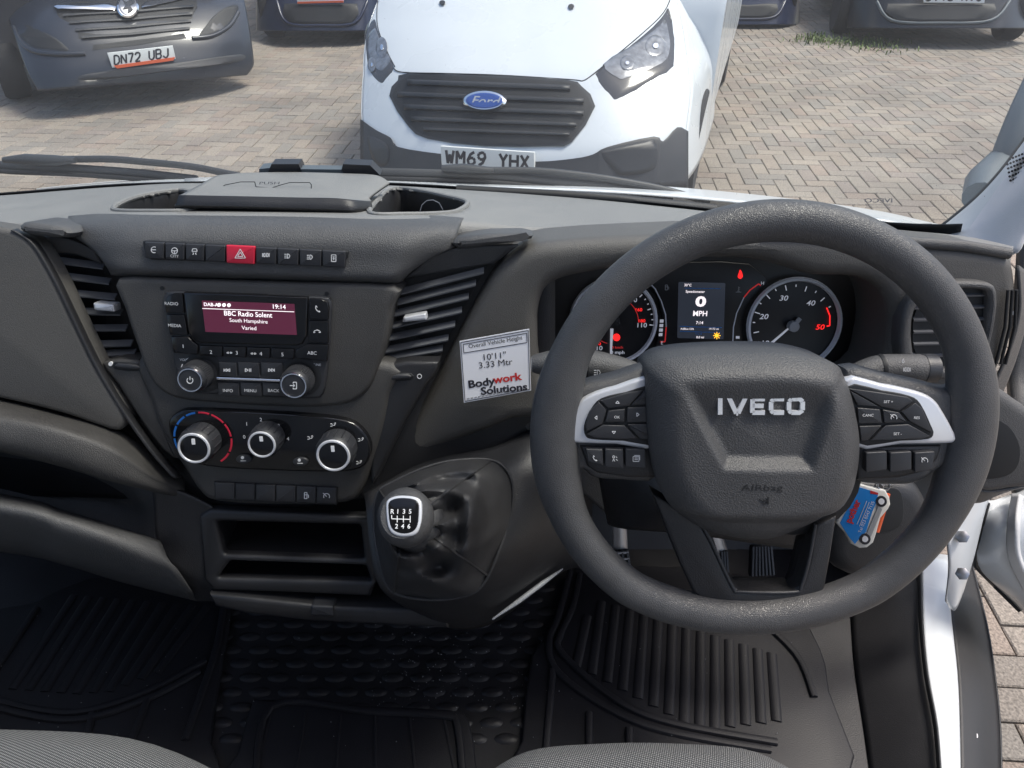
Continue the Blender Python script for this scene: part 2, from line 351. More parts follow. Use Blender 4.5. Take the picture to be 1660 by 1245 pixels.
def icon(kind, x, y, s):
    L = {'tri': [[(-1, .8), (0, -.9), (1, .8), (-1, .8)], [(-.5, .5), (0, -.35), (.5, .5), (-.5, .5)]],
         'lamp': [[(-.1, -.6), (-.1, .6), (.3, .5), (.6, 0), (.3, -.5), (-.1, -.6)], [(-.3, -.5), (-.9, -.5)], [(-.3, 0), (-.9, 0)], [(-.3, .5), (-.9, .5)]],
         'lamp2': [[(-.2, -.5), (-.2, .5), (-.6, .4), (-.6, -.4), (-.2, -.5)], [(.2, -.5), (.2, .5), (.6, .4), (.6, -.4), (.2, -.5)], [(-.9, -.5), (-.9, .5)], [(.9, -.5), (.9, .5)]],
         'phone': [[(-.4, -.8), (-.5, -.3), (-.2, .3), (.3, .7), (.6, .6)], [(-.4, -.8), (-.1, -.4)], [(.6, .6), (.2, .4)]],
         'hang': [[(-.8, .3), (-.6, -.1), (0, -.3), (.6, -.1), (.8, .3)], [(-.8, .3), (-.4, .25)], [(.8, .3), (.4, .25)]],
         'prev': [[(-.9, -.4), (-.9, .4)], [(-.1, -.4), (-.8, 0), (-.1, .4), (-.1, -.4)], [(.7, -.4), (0, 0), (.7, .4), (.7, -.4)]],
         'next': [[(.9, -.4), (.9, .4)], [(.1, -.4), (.8, 0), (.1, .4), (.1, -.4)], [(-.7, -.4), (0, 0), (-.7, .4), (-.7, -.4)]],
         'play': [[(-.8, -.45), (0, 0), (-.8, .45), (-.8, -.45)], [(.3, -.45), (.3, .45)], [(.7, -.45), (.7, .45)]],
         'power': [circ(0, .1, .75, 14, -50, 230), [(0, -.9), (0, 0)]],
         'source': [[(-.1, -.5), (-.1, -.8), (.7, -.8), (.7, .8), (-.1, .8), (-.1, .5)], [(-.9, 0), (.2, 0)], [(-.1, -.3), (.25, 0), (-.1, .3)]],
         'wheel': [circ(0, 0, .8), [(-.7, 0), (.7, 0)], [(0, 0), (0, .7)]],
         'car': [[(-.5, -.8), (.5, -.8), (.7, -.1), (-.7, -.1), (-.5, -.8)], [(-.5, .2), (-.2, .5), (-.5, .8)], [(.5, .2), (.2, .5), (.5, .8)]],
         'eco': [circ(0, 0, .8, 12, 60, 300), [(-.8, 0), (.5, 0)]],
         'doc': [[(-.6, -.9), (.6, -.9), (.6, .9), (-.6, .9), (-.6, -.9)], [(-.3, -.4), (.3, -.4)], [(-.3, .1), (.3, .1)], [(0, -.5), (0, .5)]],
         'up': [[(-.6, .35), (0, -.4), (.6, .35), (-.6, .35)]], 'down': [[(-.6, -.35), (0, .4), (.6, -.35), (-.6, -.35)]],
         'left': [[(.35, -.6), (-.4, 0), (.35, .6), (.35, -.6)]], 'right': [[(-.35, -.6), (.4, 0), (-.35, .6), (-.35, -.6)]],
         'speed': [circ(0, 0, .8, 14, 150, 390), [(0, 0), (-.5, -.5)], [(-1, -.9), (-.5, -.6)]],
         'voice': [circ(-.3, -.4, .3, 10), [(-.6, .8), (-.3, .1), (0, .8)], [(.3, -.6), (.6, -.1)], [(.3, .2), (.8, .6)]],
         'fan': [[(-.9, -.4), (-.3, -.4), (-.3, .4), (-.9, .4)], [(0, .1), (.5, .1), (.8, -.5)], circ(.6, -.5, .25, 8)],
         'fuel': [[(-.5, .8), (-.5, -.8), (.2, -.8), (.2, .8), (-.5, .8)], [(-.4, -.2), (.1, -.2)], [(.2, -.3), (.6, -.1), (.6, .6)]],
         'horn': [[(-.9, -.3), (-.4, .1), (.5, .1), (.9, -.7), (.9, .8)], circ(.2, .3, .4, 10)],
         'temp': [[(0, -.9), (0, .4)], circ(0, .6, .25, 8), [(0, -.6), (.5, -.6)], [(0, -.1), (.5, -.1)], [(-.9, .9), (.9, .9)]],
         'note': [[(-.8, -.5), (.8, -.5), (.8, .8), (-.8, .8), (-.8, -.5)], [(-.4, -.1), (.5, -.1)], [(-.4, .3), (.5, .3)], [(-.5, -.8), (1, -.8), (1, .4)]],
         'arrows': [[(-.2, 0), (-.5, -.4), (-.5, -.2), (-1, -.2), (-1, .2), (-.5, .2), (-.5, .4), (-.2, 0)], [(.2, 0), (.5, -.4), (.5, -.2), (1, -.2), (1, .2), (.5, .2), (.5, .4), (.2, 0)]],
         'drop': [[(0, -.9), (.5, .3), (0, .8), (-.5, .3), (0, -.9)]]}[kind]
    return [[(x + a * s, y + b * s) for a, b in ln] for ln in L]
# ================================================================ ground and block paving
def project(p):
    d = p - CAM; z = d.y * c_ - d.z * s_; y = d.y * s_ + d.z * c_
    return 830 + F * d.x / z, 622.5 - F * y / z, z
ground = mk('ground', [Vector((x, y, -.012)) for x, y in ((-200, -60), (200, -60), (200, 300), (-200, 300))], [(0, 1, 2, 3)], 'joint'); ground['kind'] = 'structure'
TINTS = [(0.262, 0.227, 0.19), (0.233, 0.204, 0.173), (0.281, 0.236, 0.191), (0.27, 0.219, 0.179), (0.235, 0.212, 0.183), (0.291, 0.251, 0.205), (0.253, 0.214, 0.183), (0.278, 0.243, 0.202)]
def brick_geo(lx, ly, b=.004, z0=-.03):
    x, y = lx / 2, ly / 2
    v = [(-x, -y, z0), (x, -y, z0), (x, y, z0), (-x, y, z0), (-x, -y, -b), (x, -y, -b), (x, y, -b), (-x, y, -b), (-x + b, -y + b, 0), (x - b, -y + b, 0), (x - b, y - b, 0), (-x + b, y - b, 0)]
    f = [(0, 1, 5, 4), (1, 2, 6, 5), (2, 3, 7, 6), (3, 0, 4, 7), (4, 5, 9, 8), (5, 6, 10, 9), (6, 7, 11, 10), (7, 4, 8, 11), (8, 9, 10, 11)]
    return v, f
U = .103; bricks = []
ca, sa = math.cos(R(-4)), math.sin(R(-4))
for j in range(-25, 190):
    for i in range(-110, 110):
        d = (i - j) % 4
        if d == 0: q = (i + 1.0, j + .5, 0)
        elif d == 3: q = (i + .5, j + 1.0, 1)
        else: continue
        x, y = q[0] * U, q[1] * U; X, Y = x * ca - y * sa, x * sa + y * ca
        if -9.5 < X < 8 and -1.6 < Y < 16: bricks.append((X, Y, q[2]))
seen = []
for k, (X, Y, o) in enumerate(bricks):
    if Y < .3: continue
    px, py, z = project(Vector((X, Y, 0)))
    if (0 < px < 1660 and 0 < py < 345 and not (590 < px < 1120 and py > 20) and not (20 < px < 400 and py < 130)) or (1590 < px < 1700 and 900 < py < 1245): seen.append((z, k))
near = set(k for _, k in sorted(seen)[:300])
protos = []
for o in (0, 1):
    for t, col in enumerate(TINTS):
        v, f = brick_geo(*((2 * U - .005, U - .005) if o == 0 else (U - .005, 2 * U - .005)))
        me = bpy.data.meshes.new('paver'); me.from_pydata(v, [], f); me.materials.append(M['paver'])
        a = me.color_attributes.new('tint', 'FLOAT_COLOR', 'POINT')
        for e in a.data: e.color = (*col, 1)
        protos.append(me)
SV, SF, SC = [], [], []
GW = Matrix.Translation(-ground.location)
for k, (X, Y, o) in enumerate(bricks):
    t = random.randrange(8); dz = random.uniform(-.002, .002); rz = R(-4) + random.uniform(-.012, .012)
    if k in near:
        ob = bpy.data.objects.new('paver', protos[o * 8 + t]); COL.objects.link(ob); ob.parent = ground; ob.matrix_parent_inverse = GW
        ob.location = (X, Y, dz); ob.rotation_euler = (0, 0, rz)
    else:
        v, f = brick_geo(*((2 * U - .005, U - .005) if o == 0 else (U - .005, 2 * U - .005))); b = len(SV); cs, sn = math.cos(rz), math.sin(rz)
        SV += [(X + x * cs - y * sn, Y + x * sn + y * cs, z + dz) for x, y, z in v]; SF += [tuple(b + i for i in q) for q in f]; SC += [TINTS[t]] * 12
me = bpy.data.meshes.new('paving'); me.from_pydata(SV, [], SF); me.materials.append(M['paver'])
a = me.color_attributes.new('tint', 'FLOAT_COLOR', 'POINT'); a.data.foreach_set('color', [x for cc in SC for x in (*cc, 1)])
pv = bpy.data.objects.new('paving', me); COL.objects.link(pv); pv.parent = ground; pv.matrix_parent_inverse = GW; pv['kind'] = 'stuff'
def weeds(name, px, py, n, spread, label):
    o = atz(px, py, 0); V, Fc = [], []
    for i in range(n):
        p = o + Vector((random.gauss(0, spread), random.gauss(0, spread * .9), 0)); a = random.uniform(0, 6.28); h = random.uniform(.015, .07); l = Vector((math.cos(a), math.sin(a), 0)) * random.uniform(.01, .05)
        s = Vector((-math.sin(a), math.cos(a), 0)) * .006; b = len(V)
        V += [p - s, p + s, p + l * .6 + s * 1.3 + Vector((0, 0, h * .7)), p + l * .6 - s * 1.3 + Vector((0, 0, h * .7)), p + l * 1.4 + Vector((0, 0, h))]; Fc += [(b, b + 1, b + 2, b + 3), (b + 3, b + 2, b + 4)]
    return tag(mk(name, V, Fc, 'weed', smooth=False), label, 'weed', 'weeds between the paving blocks')
weeds('weed_tuft', 1330, 66, 160, .16, 'smaller green weed tuft in paving, left of the pair by dark vehicles')
weeds('weed_tuft', 1402, 72, 260, .22, 'larger green weed tuft in paving, right of the pair by dark vehicles')
# ================================================================ vehicles in the yard
def lin(tab, x):
    for (a, b), (c, d) in zip(tab, tab[1:]):
        if x <= c: return b + (d - b) * max(0, (x - a)) / (c - a)
    return tab[-1][1]
def decal(name, out, fn, off, thick, m, parent, sm=4, rings=7):
    """a fitted panel that follows a bodywork surface fn(px,py)->distance, standing off it"""
    pts = [tuple(p)[:2] for p in curve([(*p[:2], 0) for p in out], sm, True)] if sm else list(out)
    cx = sum(p[0] for p in pts) / len(pts); cy = sum(p[1] for p in pts) / len(pts); V = []; Fc = []; K = len(pts)
    for r in range(1, rings + 1):
        for x, y in pts:
            k = r / rings; X, Y = cx + (x - cx) * k, cy + (y - cy) * k; V.append(P(X, Y, fn(X, Y) - off + (.35 * thick if r == rings else 0)))
    for x, y in pts: V.append(P(x, y, fn(x, y) + thick))
    V.append(P(cx, cy, fn(cx, cy) - off)); e = len(V) - 1
    for r in range(rings):
        for i in range(K): j = (i + 1) % K; Fc.append((r * K + i, r * K + j, (r + 1) * K + j, (r + 1) * K + i))
    for i in range(K): Fc.append((e, i, (i + 1) % K))
    return mk(name, V, Fc, m, parent)
def wheel(parent, o, ax, r=.33, wdt=.22):
    t = lathe('tyre', o - ax * wdt / 2, ax, [(r * .62, 0), (r * .93, 0), (r, .03), (r, wdt - .03), (r * .93, wdt), (r * .62, wdt)], 'tyre', parent, 40)
    lathe('rim', o - ax * (wdt / 2 - .02), ax, [(r * .62, 0), (r * .58, wdt - .06), (r * .2, wdt - .04), (.01, wdt - .03)], 'metal', parent, 24); return t
def hull(parent, o, yaw, prof, half, m, name='body_shell'):
    b = Vector((math.sin(yaw), math.cos(yaw), 0)); l = Vector((math.cos(yaw), -math.sin(yaw), 0)); V = []; K = len(prof)
    for sd, k in ((-1, .94), (-1, 1), (1, 1), (1, .94)):
        cs, cz = sum(p[0] for p in prof) / K, sum(p[1] for p in prof) / K
        for s, z in prof:
            V.append(o + b * (cs + (s - cs) * (1 if k == 1 else .985)) + l * (sd * (half if k != 1 else half - .05)) + Vector((0, 0, cz + (z - cz) * (1 if k == 1 else .97))))
    for i in range(K): V[i] = V[i]; 
    order = [1, 0, 3, 2]
    Fc = []
    seq = [0, 1, 2, 3]
    for a_, b_ in ((0, 1), (1, 2), (2, 3)):
        for i in range(K): j = (i + 1) % K; Fc.append((a_ * K + i, a_ * K + j, b_ * K + j, b_ * K + i))
    Fc.append(tuple(range(K))); Fc.append(tuple(range(3 * K, 4 * K)))
    return mk(name, V, Fc, m, parent), b, l
# ---- white van straight ahead
def ford_t(px, py):
    u = (px - 855) / 265
    return lin([(-260, 5.6), (-60, 4.78), (0, 4.55), (60, 4.36), (112, 4.22), (170, 4.15), (240, 4.10), (310, 4.14)], py) + .30 * abs(u) ** 3.2 - (px - 855) * .0009
fo = Vector((.09, 4.05, 0))
ford = thing('white_van', fo, 'white van facing the windscreen, blue oval badge, plate WM69 YHX', 'van')
ys = [-70, -30, 0, 30, 60, 90, 120, 150, 195, 250, 305]
lft = [640, 625, 613, 602, 594, 590, 589, 587, 587, 597, 612]; rgt = [1082, 1090, 1097, 1104, 1110, 1114, 1118, 1120, 1115, 1108, 1104]
rows = [[P(l + (r - l) * k, y, ford_t(l + (r - l) * k, y)) for k in (0, .04, .12, .25, .4, .5, .6, .75, .88, .96, 1)] for y, l, r in zip(ys, lft, rgt)]
patch('bonnet_and_front', rows, 'paint', ford, n=4)
fy = R(17)
_b = Vector((math.sin(R(17)), math.cos(R(17)), 0)); _l = Vector((math.cos(R(17)), -math.sin(R(17)), 0))
cor = [P(r, y, ford_t(r, y)) for r, y in zip(rgt, ys)]
patch('wing', [cor, [c + _b * .35 + _l * .05 for c in cor], [c + _b * .8 + _l * .07 for c in cor], [c + _b * 1.4 + _l * .07 for c in cor]], 'paint', ford, n=4)
col_ = [P(l, y, ford_t(l, y)) for l, y in zip(lft, ys)]
patch('wing', [col_, [c + _b * .6 - _l * .05 for c in col_], [c + _b * 1.4 - _l * .05 for c in col_]], 'paint', ford, n=4)
_, fb, fl = hull(ford, fo, fy, [(1.25, .30), (1.25, 1.0), (1.38, 1.20), (1.5, 1.27), (2.1, 1.92), (2.4, 1.98), (5.0, 1.98), (5.05, 1.8), (5.05, .32)], .88, 'paint')
V = [fo + fb * s + fl * x + Vector((0, 0, z)) for s, z, x in ((1.48, 1.29, -.80), (1.48, 1.29, .80), (2.07, 1.91, .72), (2.07, 1.91, -.72))]
V += [v + fb * .02 - Vector((0, 0, .03)) for v in V]
mk('windscreen', [v - fb * .02 + Vector((0, 0, .02)) for v in V], [(0, 1, 2, 3), (0, 1, 5, 4), (1, 2, 6, 5), (2, 3, 7, 6), (3, 0, 4, 7)], 'glass_dark', ford)
for s in (.95, 3.85):
    for sd in (-1, 1): wheel(ford, fo + fb * s + fl * (sd * .76) + Vector((0, 0, .33)), fl * sd)
gr = [(666, 121), (740, 123), (813, 126), (918, 133), (938, 142), (960, 172), (942, 202), (924, 226), (891, 233), (786, 233), (695, 221), (665, 202), (648, 176), (636, 155), (648, 133)]
g = decal('grille', gr, ford_t, .018, .02, 'black', ford, sm=2)
decal('grille_frame', [(664, 118), (813, 122.5), (920, 129.5), (942, 139), (965, 172), (927, 230), (893, 237), (786, 237), (693, 225), (662, 205), (631, 155), (645, 130)], ford_t, .012, .02, 'grille', ford, sm=2)
def xspan(poly, f, ys_):
    xs_ = [x for x in range(630, 970) if all(sum(((poly[i - 1][1] > f(x) + d) != (poly[i][1] > f(x) + d)) and x < (poly[i][0] - poly[i - 1][0]) * (f(x) + d - poly[i - 1][1]) / (poly[i][1] - poly[i - 1][1]) + poly[i - 1][0] for i in range(len(poly))) % 2 for d in ys_)]
    return (min(xs_) + 4, max(xs_) - 4)
for y0, h in ((138, 10), (158, 9), (178, 9), (197, 8), (213, 6)):
    f_ = lambda x, y0=y0: y0 + (x - 790) * .035
    a_, b_ = xspan(gr, f_, (-h / 2, h / 2)); pts = [a_ + (b_ - a_) * k / 8 for k in range(9)]
    patch('grille_bar', [[P(x, f_(x) + d, ford_t(x, f_(x)) - o_) for x in pts] for d, o_ in ((-h / 2, .02), (-h / 4, .034), (h / 4, .034), (h / 2, .02))], 'grille', g, n=2)
bd = decal('badge', circ(785, 163, 36, 24, 0, 345, 17), ford_t, .06, .05, 'chrome', ford, sm=0)
decal('badge_field', circ(785, 163, 32, 24, 0, 345, 13.5), ford_t, .064, .02, 'fordblue', bd, sm=0)
class Surf:                                # lettering plane fitted to a bodywork spot
    def __new__(cls, px, py, t, tl, tr, dx, tilt):
        pl = Pl(px, py, t, tilt); a = P(px - dx, py, tl); b = P(px + dx, py, tr); u = (b - a).normalized(); up = Vector((0, math.sin(R(tilt)), math.cos(R(tilt)))); pl.n = u.cross(up).normalized(); return pl
fp = Surf(788, 250, ford_t(788, 250) - .03, ford_t(716, 250), ford_t(862, 250), 72, 8)
bp = Surf(785, 163, ford_t(785, 163) - .068, ford_t(750, 163), ford_t(820, 163), 35, 12)
text('script', 'Ford', 785, 163, 11, bp, .002, 'white', bd, ang=3, sx=1.35, shear=.35, bold=.01)
for nm, o in (('headlamp', [(960, 122), (989, 159), (1009, 158), (1082, 120), (1097, 82), (1095, 47), (1087, 7), (1074, 25), (1029, 67)]), ('headlamp', [(606, 27), (591, 52), (595, 101), (604, 126), (618, 139), (626, 133), (639, 110), (626, 83), (612, 45)])):
    h = decal(nm, o, ford_t, .006, .03, 'lampdark', ford, sm=3)
    cx = sum(p[0] for p in o) / len(o); cy = sum(p[1] for p in o) / len(o)
    decal('reflector', [(cx + (x - cx) * .78, cy - 6 + (y - cy) * .62) for x, y in o], ford_t, .012, .01, 'lampglass', h, sm=3)
    k = .35 if nm and o[0][0] < 700 else 1
    for dx, dy, r in ((16 * k, -14, 17), (-30 * k, 14, 12)):
        decal('bulb_bowl', circ(cx + dx, cy + dy, r * (.55 if k < 1 else 1), 14, 0, 335, r), ford_t, .018, .01, 'lampglass', h, sm=0)
        decal('bulb', circ(cx + dx, cy + dy, r * .3 * (.55 if k < 1 else 1), 10, 0, 330, r * .3), ford_t, .026, .01, 'chrome', h, sm=0)
up_ = [(584, 193), (610, 211), (633, 223), (645, 238), (712, 249), (790, 256), (866, 262), (930, 257), (962, 250), (985, 238), (1060, 221), (1075, 229), (1098, 206), (1116, 213)]
rows = [[P(x, y + (305 - y) * k, ford_t(x, y + (305 - y) * k) - .022) for x, y in up_] for k in (0, .08, .5, 1)]
patch('lower_bumper', rows, 'bumper', ford, n=3, thick=.02)
rows = [[P(x, y + k, ford_t(x, y) + .1) for x, y in ((612, 300), (750, 300), (900, 302), (1104, 305))] for k in (0, 30)]
patch('underside_skirt', rows, 'black', ford)
decal('fog_recess', [(972, 250), (985, 243), (1050, 228), (1063, 232), (1066, 250), (1060, 275), (1010, 284), (995, 275)], ford_t, .030, .02, 'dark', ford)
decal('fog_recess', [(596, 222), (610, 224), (628, 236), (630, 262), (618, 270), (603, 255)], ford_t, .030, .02, 'dark', ford)
tube('shut_line', [P(p.x, p.y, ford_t(p.x, p.y) - .001) for p in curve([(638, 110, 0), (652, 117, 0), (720, 119, 0), (813, 122, 0), (925, 129, 0), (945, 131, 0), (961, 121, 0)], 5)], .0035, 'bumper', ford, 6)
for q in ([(961, 121, 0), (1030, 64, 0), (1076, 20, 0), (1092, -20, 0)], [(640, 108, 0), (626, 80, 0), (612, 42, 0), (612, 0, 0)]):
    tube('shut_line', [P(p.x, p.y, ford_t(p.x, p.y) - .001) for p in curve(q, 5)], .0035, 'bumper', ford, 6)
np_ = plate('number_plate', [(714, 237), (866, 247), (866, 279), (716, 270)], fp, .012, .02, .002, 'plate', ford)
registration('WM69 YHX', 790, 258.5, 134, 21, 4, fp, .0125, np_, 4.2)
for x, y in ((717, 4), (926, 10)): decal('washer_jet', circ(x, y, 5, 8, 0, 315, 4), ford_t, .02, .01, 'bumper', ford, sm=0)
# ---- dark van on the left
def vx_t(px, py):
    u = (px - 215) / 205
    return 6.02 + (px - 100) * .0022 + lin([(-160, 1.6), (-60, .8), (-20, .35), (10, .1), (60, 0), (110, -.02), (170, .05)], py) + .35 * abs(u) ** 4
vo = P(215, 90, 6.35); vo.z = 0
vaux = thing('dark_van', vo, 'dark blue-grey van with round griffin badge and plate DN72 UBJ, at left', 'van')
ys = [-80, -30, 0, 30, 60, 90, 120, 148]; lft = [12, 6, 4, 14, 24, 34, 46, 62]; rgt = [372, 388, 396, 402, 407, 410, 411, 400]; dy = [0, 0, 0, 0, 0, -6, -14, -26]
rows = [[P(l + (r - l) * k, y + d * k, vx_t(l + (r - l) * k, y)) for k in (0, .05, .15, .3, .5, .7, .85, .95, 1)] for y, l, r, d in zip(ys, lft, rgt, dy)]
patch('bonnet_and_front', rows, 'navy', vaux, n=4)
vy = -R(33)
_, vb, vl = hull(vaux, vo + Vector((0, 0, 0)), vy, [(.55, .32), (.55, 1.0), (.95, 1.25), (1.3, 1.45), (1.9, 2.2), (2.3, 2.4), (5.4, 2.4), (5.4, .35)], .98, 'navy')
for s in (.85, 4.3):
    for sd in (-1, 1): wheel(vaux, vo + vb * s + vl * (sd * .92) + Vector((0, 0, .34)), vl * sd, .34)
g = decal('grille', [(90, 12), (105, 40), (122, 64), (140, 70), (220, 62), (305, 50), (312, 25), (318, -4), (250, -8), (130, 2)], vx_t, .004, .02, 'black', vaux, sm=2)
for k in range(4):
    y = 22 + k * 12; x0 = 102 + k * 10
    decal('grille_bar', [(x0, y), (210, y - 5), (314 - k * 2, y - 15), (314 - k * 2, y - 11), (210, y - 1), (x0, y + 4)], vx_t, .02, .01, 'grille', g, sm=0)
decal('chrome_bar', [(89, 6), (120, 5), (178, 5), (186, 16), (140, 15), (94, 14)], vx_t, .035, .02, 'chrome', vaux, sm=2)
decal('chrome_bar', [(230, 12), (236, 3), (262, -1), (296, -8), (296, -2), (262, 6)], vx_t, .035, .02, 'chrome', vaux, sm=2)
bd = decal('badge', circ(207, 9, 18.5, 24, 0, 345, 20), vx_t, .06, .04, 'chrome', vaux, sm=0)
decal('badge_field', circ(207, 9, 15.5, 24, 0, 345, 17), vx_t, .064, .02, 'metal', bd, sm=0)
decal('badge_crest', [(197, -2), (205, 3), (214, -4), (219, 4), (211, 9), (216, 16), (207, 22), (208, 13), (199, 15), (203, 8)], vx_t, .072, .02, 'lampdark', bd, sm=2)
decal('lower_intake', [(141, 73), (225, 64), (304, 53), (304, 62), (225, 74), (143, 83)], vx_t, .006, .02, 'black', vaux, sm=0)
decal('fog_recess', [(22, 38), (30, 58), (42, 72), (62, 80), (110, 84), (108, 74), (85, 58), (60, 44), (36, 36)], vx_t, .005, .02, 'black', vaux)
decal('fog_recess', [(322, 58), (336, 36), (362, 14), (385, 8), (383, 26), (366, 45), (345, 56)], vx_t, .005, .02, 'black', vaux)
tube('bumper_crease', [P(x, y, vx_t(x, y) - .006) for x, y in curve([(24, 44, 0), (34, 66, 0), (52, 82, 0), (90, 88, 0), (138, 87, 0)], 5) for x, y in [(x, y)]] if False else [P(p.x, p.y, vx_t(p.x, p.y) - .004) for p in curve([(22, 44, 0), (34, 68, 0), (54, 83, 0), (90, 88, 0), (138, 87, 0)], 5)], .018, 'navy', vaux)
tube('bumper_crease', [P(p.x, p.y, vx_t(p.x, p.y) - .004) for p in curve([(312, 62, 0), (345, 58, 0), (372, 42, 0), (386, 20, 0)], 5)], .018, 'navy', vaux)
vp = Surf(230, 92, vx_t(230, 92) - .03, vx_t(176, 92), vx_t(284, 92), 54, 6)
np_ = plate('number_plate', [(174, 86), (280, 74), (285, 95), (182, 110)], vp, .012, .02, .003, 'plate', vaux)
plate('dealer_strip', [(184, 106.5), (284, 92.5), (281, 98), (190, 111)], vp, .0155, .01, 0, 'orange', np_)
registration('DN72 UBJ', 229, 91.5, 88, 14.5, -8, vp, .0125, np_, 2.8)
decal('lower_lip', [(140, 120), (300, 100), (390, 88), (385, 100), (300, 112), (150, 130)], vx_t, .02, .03, 'bumper', vaux)
# ---- far vehicles, only their lower fronts in view
def far_vehicle(name, label, t, x0, x1, ybot, m, tilt, plate_q=None, reg=None, tyres=(), trim=None, yaw=0):
    cx = (x0 + x1) / 2
    fn = lambda px, py: t + (px - cx) * tilt + lin([(-140, 1.1), (-60, .25), (-20, .02), (10, 0), (80, .04)], py) + .4 * abs((px - cx) / ((x1 - x0) / 2)) ** 5
    o = P(cx, ybot, t); o.z = 0; th = thing(name, o, label, 'car')
    ys = [-110, -50, -15, 5, ybot - 12, ybot]
    patch('front_body', [[P(x0 + (x1 - x0) * k, y, fn(x0 + (x1 - x0) * k, y)) for k in (0, .06, .2, .5, .8, .94, 1)] for y in ys], m, th, n=4)
    hh = (P(x1, 0, t) - P(x0, 0, t)).length / 2 - .06
    hull(th, o, yaw, [(.55, .30), (.55, .80), (1.4, 1.0), (2.1, 1.5), (3.4, 1.52), (4.2, 1.0), (4.3, .35)], hh, m)
    b = Vector((math.sin(yaw), math.cos(yaw), 0)); l = Vector((math.cos(yaw), -math.sin(yaw), 0))
    for sd in (-1, 1): wheel(th, o + b * .75 + l * (sd * (hh - .07)) + Vector((0, 0, .32)), l * sd, .32)
    decal('lower_grille', [(x0 + (x1 - x0) * .22, 6), (cx, 8), (x0 + (x1 - x0) * .78, 6), (x0 + (x1 - x0) * .74, ybot - 14), (cx, ybot - 12), (x0 + (x1 - x0) * .26, ybot - 14)], fn, .03, .02, 'black', th, sm=2)
    tube('bumper_line', [P(p.x, p.y, fn(p.x, p.y) - .01) for p in curve([(x0 + (x1 - x0) * .16, 2, 0), (x0 + (x1 - x0) * .24, ybot - 13, 0), (cx, ybot - 9, 0), (x0 + (x1 - x0) * .76, ybot - 13, 0), (x0 + (x1 - x0) * .86, 2, 0)], 5)], .016, trim or m, th)
    if plate_q:
        pc = (sum(q[0] for q in plate_q) / 4, sum(q[1] for q in plate_q) / 4); w2 = (plate_q[1][0] - plate_q[0][0]) / 2
        pp = Surf(pc[0], pc[1], fn(*pc) - .08, fn(pc[0] - w2, pc[1]), fn(pc[0] + w2, pc[1]), w2, 6)
        n_ = plate('number_plate', plate_q, pp, .01, .02, .002, 'plate', th)
        if reg: registration(reg, pc[0], pc[1], w2 * 1.75, (plate_q[3][1] - plate_q[0][1]) * .68, 0, pp, .0105, n_, 2.8)
        else: plate('dealer_strip', [(plate_q[3][0], plate_q[3][1] - 3), (plate_q[2][0], plate_q[2][1] - 3), plate_q[2], plate_q[3]], pp, .014, .006, 0, 'orange', n_)
    return th
far_vehicle('dark_blue_car', 'dark blue vehicle front between the dark van and the white van', 8.3, 415, 625, 50, 'blueblack', .0004, [(480, -14), (556, -16), (557, 4), (482, 6)], yaw=-R(8))
far_vehicle('dark_blue_car', 'dark vehicle front just right of the white van, by the weeds', 9.2, 1130, 1296, 40, 'blueblack', -.0004, yaw=R(8))
far_vehicle('black_car', 'black car at top right with pale plate ending KVO', 8.2, 1372, 1680, 46, 'carblack', -.0006, [(1495, -18), (1597, -17), (1596, 5), (1498, 4)], 'DV15 KVO', trim='mirror', yaw=R(12))
# ================================================================ our own van's cab
FL = .74
cab = thing('van_cab', Vector((.2, .8, FL)), 'white van cab around the camera: floor, windscreen, bonnet, pillar and sill', 'van')
def far_y(px): return lin([(-500, 352), (-350, 340), (-100, 321), (0, 316), (100, 308), (200, 301), (300, 296), (600, 298), (770, 308), (900, 317), (1000, 326), (1100, 337), (1300, 358), (1404, 369), (1505, 379), (1560, 384), (1640, 402)], px)
FARY = lambda px: lin([(-500, .98), (0, 1.08), (600, 1.14), (1000, 1.12), (1404, 1.03), (1560, .95), (1640, .90)], px)
base = [-500, -250, 0, 200, 400, 600, 800, 1000, 1200, 1400, 1500, 1560]
B = [atY(x, far_y(x) + 2, FARY(x) + .02) for x in base]
T = [Vector((b.x * .86, .30 + .05 * math.cos(b.x), 2.32)) for b in B]
patch('windscreen', [[a.lerp(b, k) + Vector((0, .05 * math.sin(math.pi * k), .03 * math.sin(math.pi * k))) for a, b in zip(B, T)] for k in (0, .33, .66, 1)], 'glass', cab, n=3, thick=0)
FR = [atY(x, far_y(x) - d, FARY(x) + .012) for x, d in zip(base, (3, 3, 2, 2, 2, 2, 3, 3, 4, 10, 14, 20))]
patch('black_glass_border', [[b + Vector((0, .004, -.012)) for b in B], FR], 'black', cab, n=4, thick=.002)
pil = [(1505, 378), (1535, 356), (1580, 318), (1620, 275), (1660, 222), (1730, 130), (1850, -40)]
FRp = [P(x, y, t) for (x, y), t in zip(pil, (1.13, 1.11, 1.08, 1.05, 1.02, .97, .9))]
patch('pillar_seal', [FRp, [P(x + 6, y + 9, t - .01) for (x, y), t in zip(pil, (1.13, 1.11, 1.08, 1.05, 1.02, .97, .9))]], 'black', cab, n=4)
inn = [(1500, 386), (1560, 394), (1640, 412), (1668, 372), (1705, 310), (1790, 200), (1930, 40)]
mid = [(1503, 382), (1552, 372), (1608, 358), (1648, 310), (1690, 254), (1765, 155), (1890, -10)]
ap = patch('pillar_trim', [[P(x + 3, y + 3, t) for (x, y), t in zip(pil, (1.12, 1.10, 1.07, 1.04, 1.01, .96, .89))], [P(x, y, t) for (x, y), t in zip(mid, (1.09, 1.05, 1.0, .97, .94, .9, .84))], [P(x, y, t) for (x, y), t in zip(inn, (1.08, 1.02, .96, .95, .93, .9, .85))]], 'trimwhite', cab, n=5)
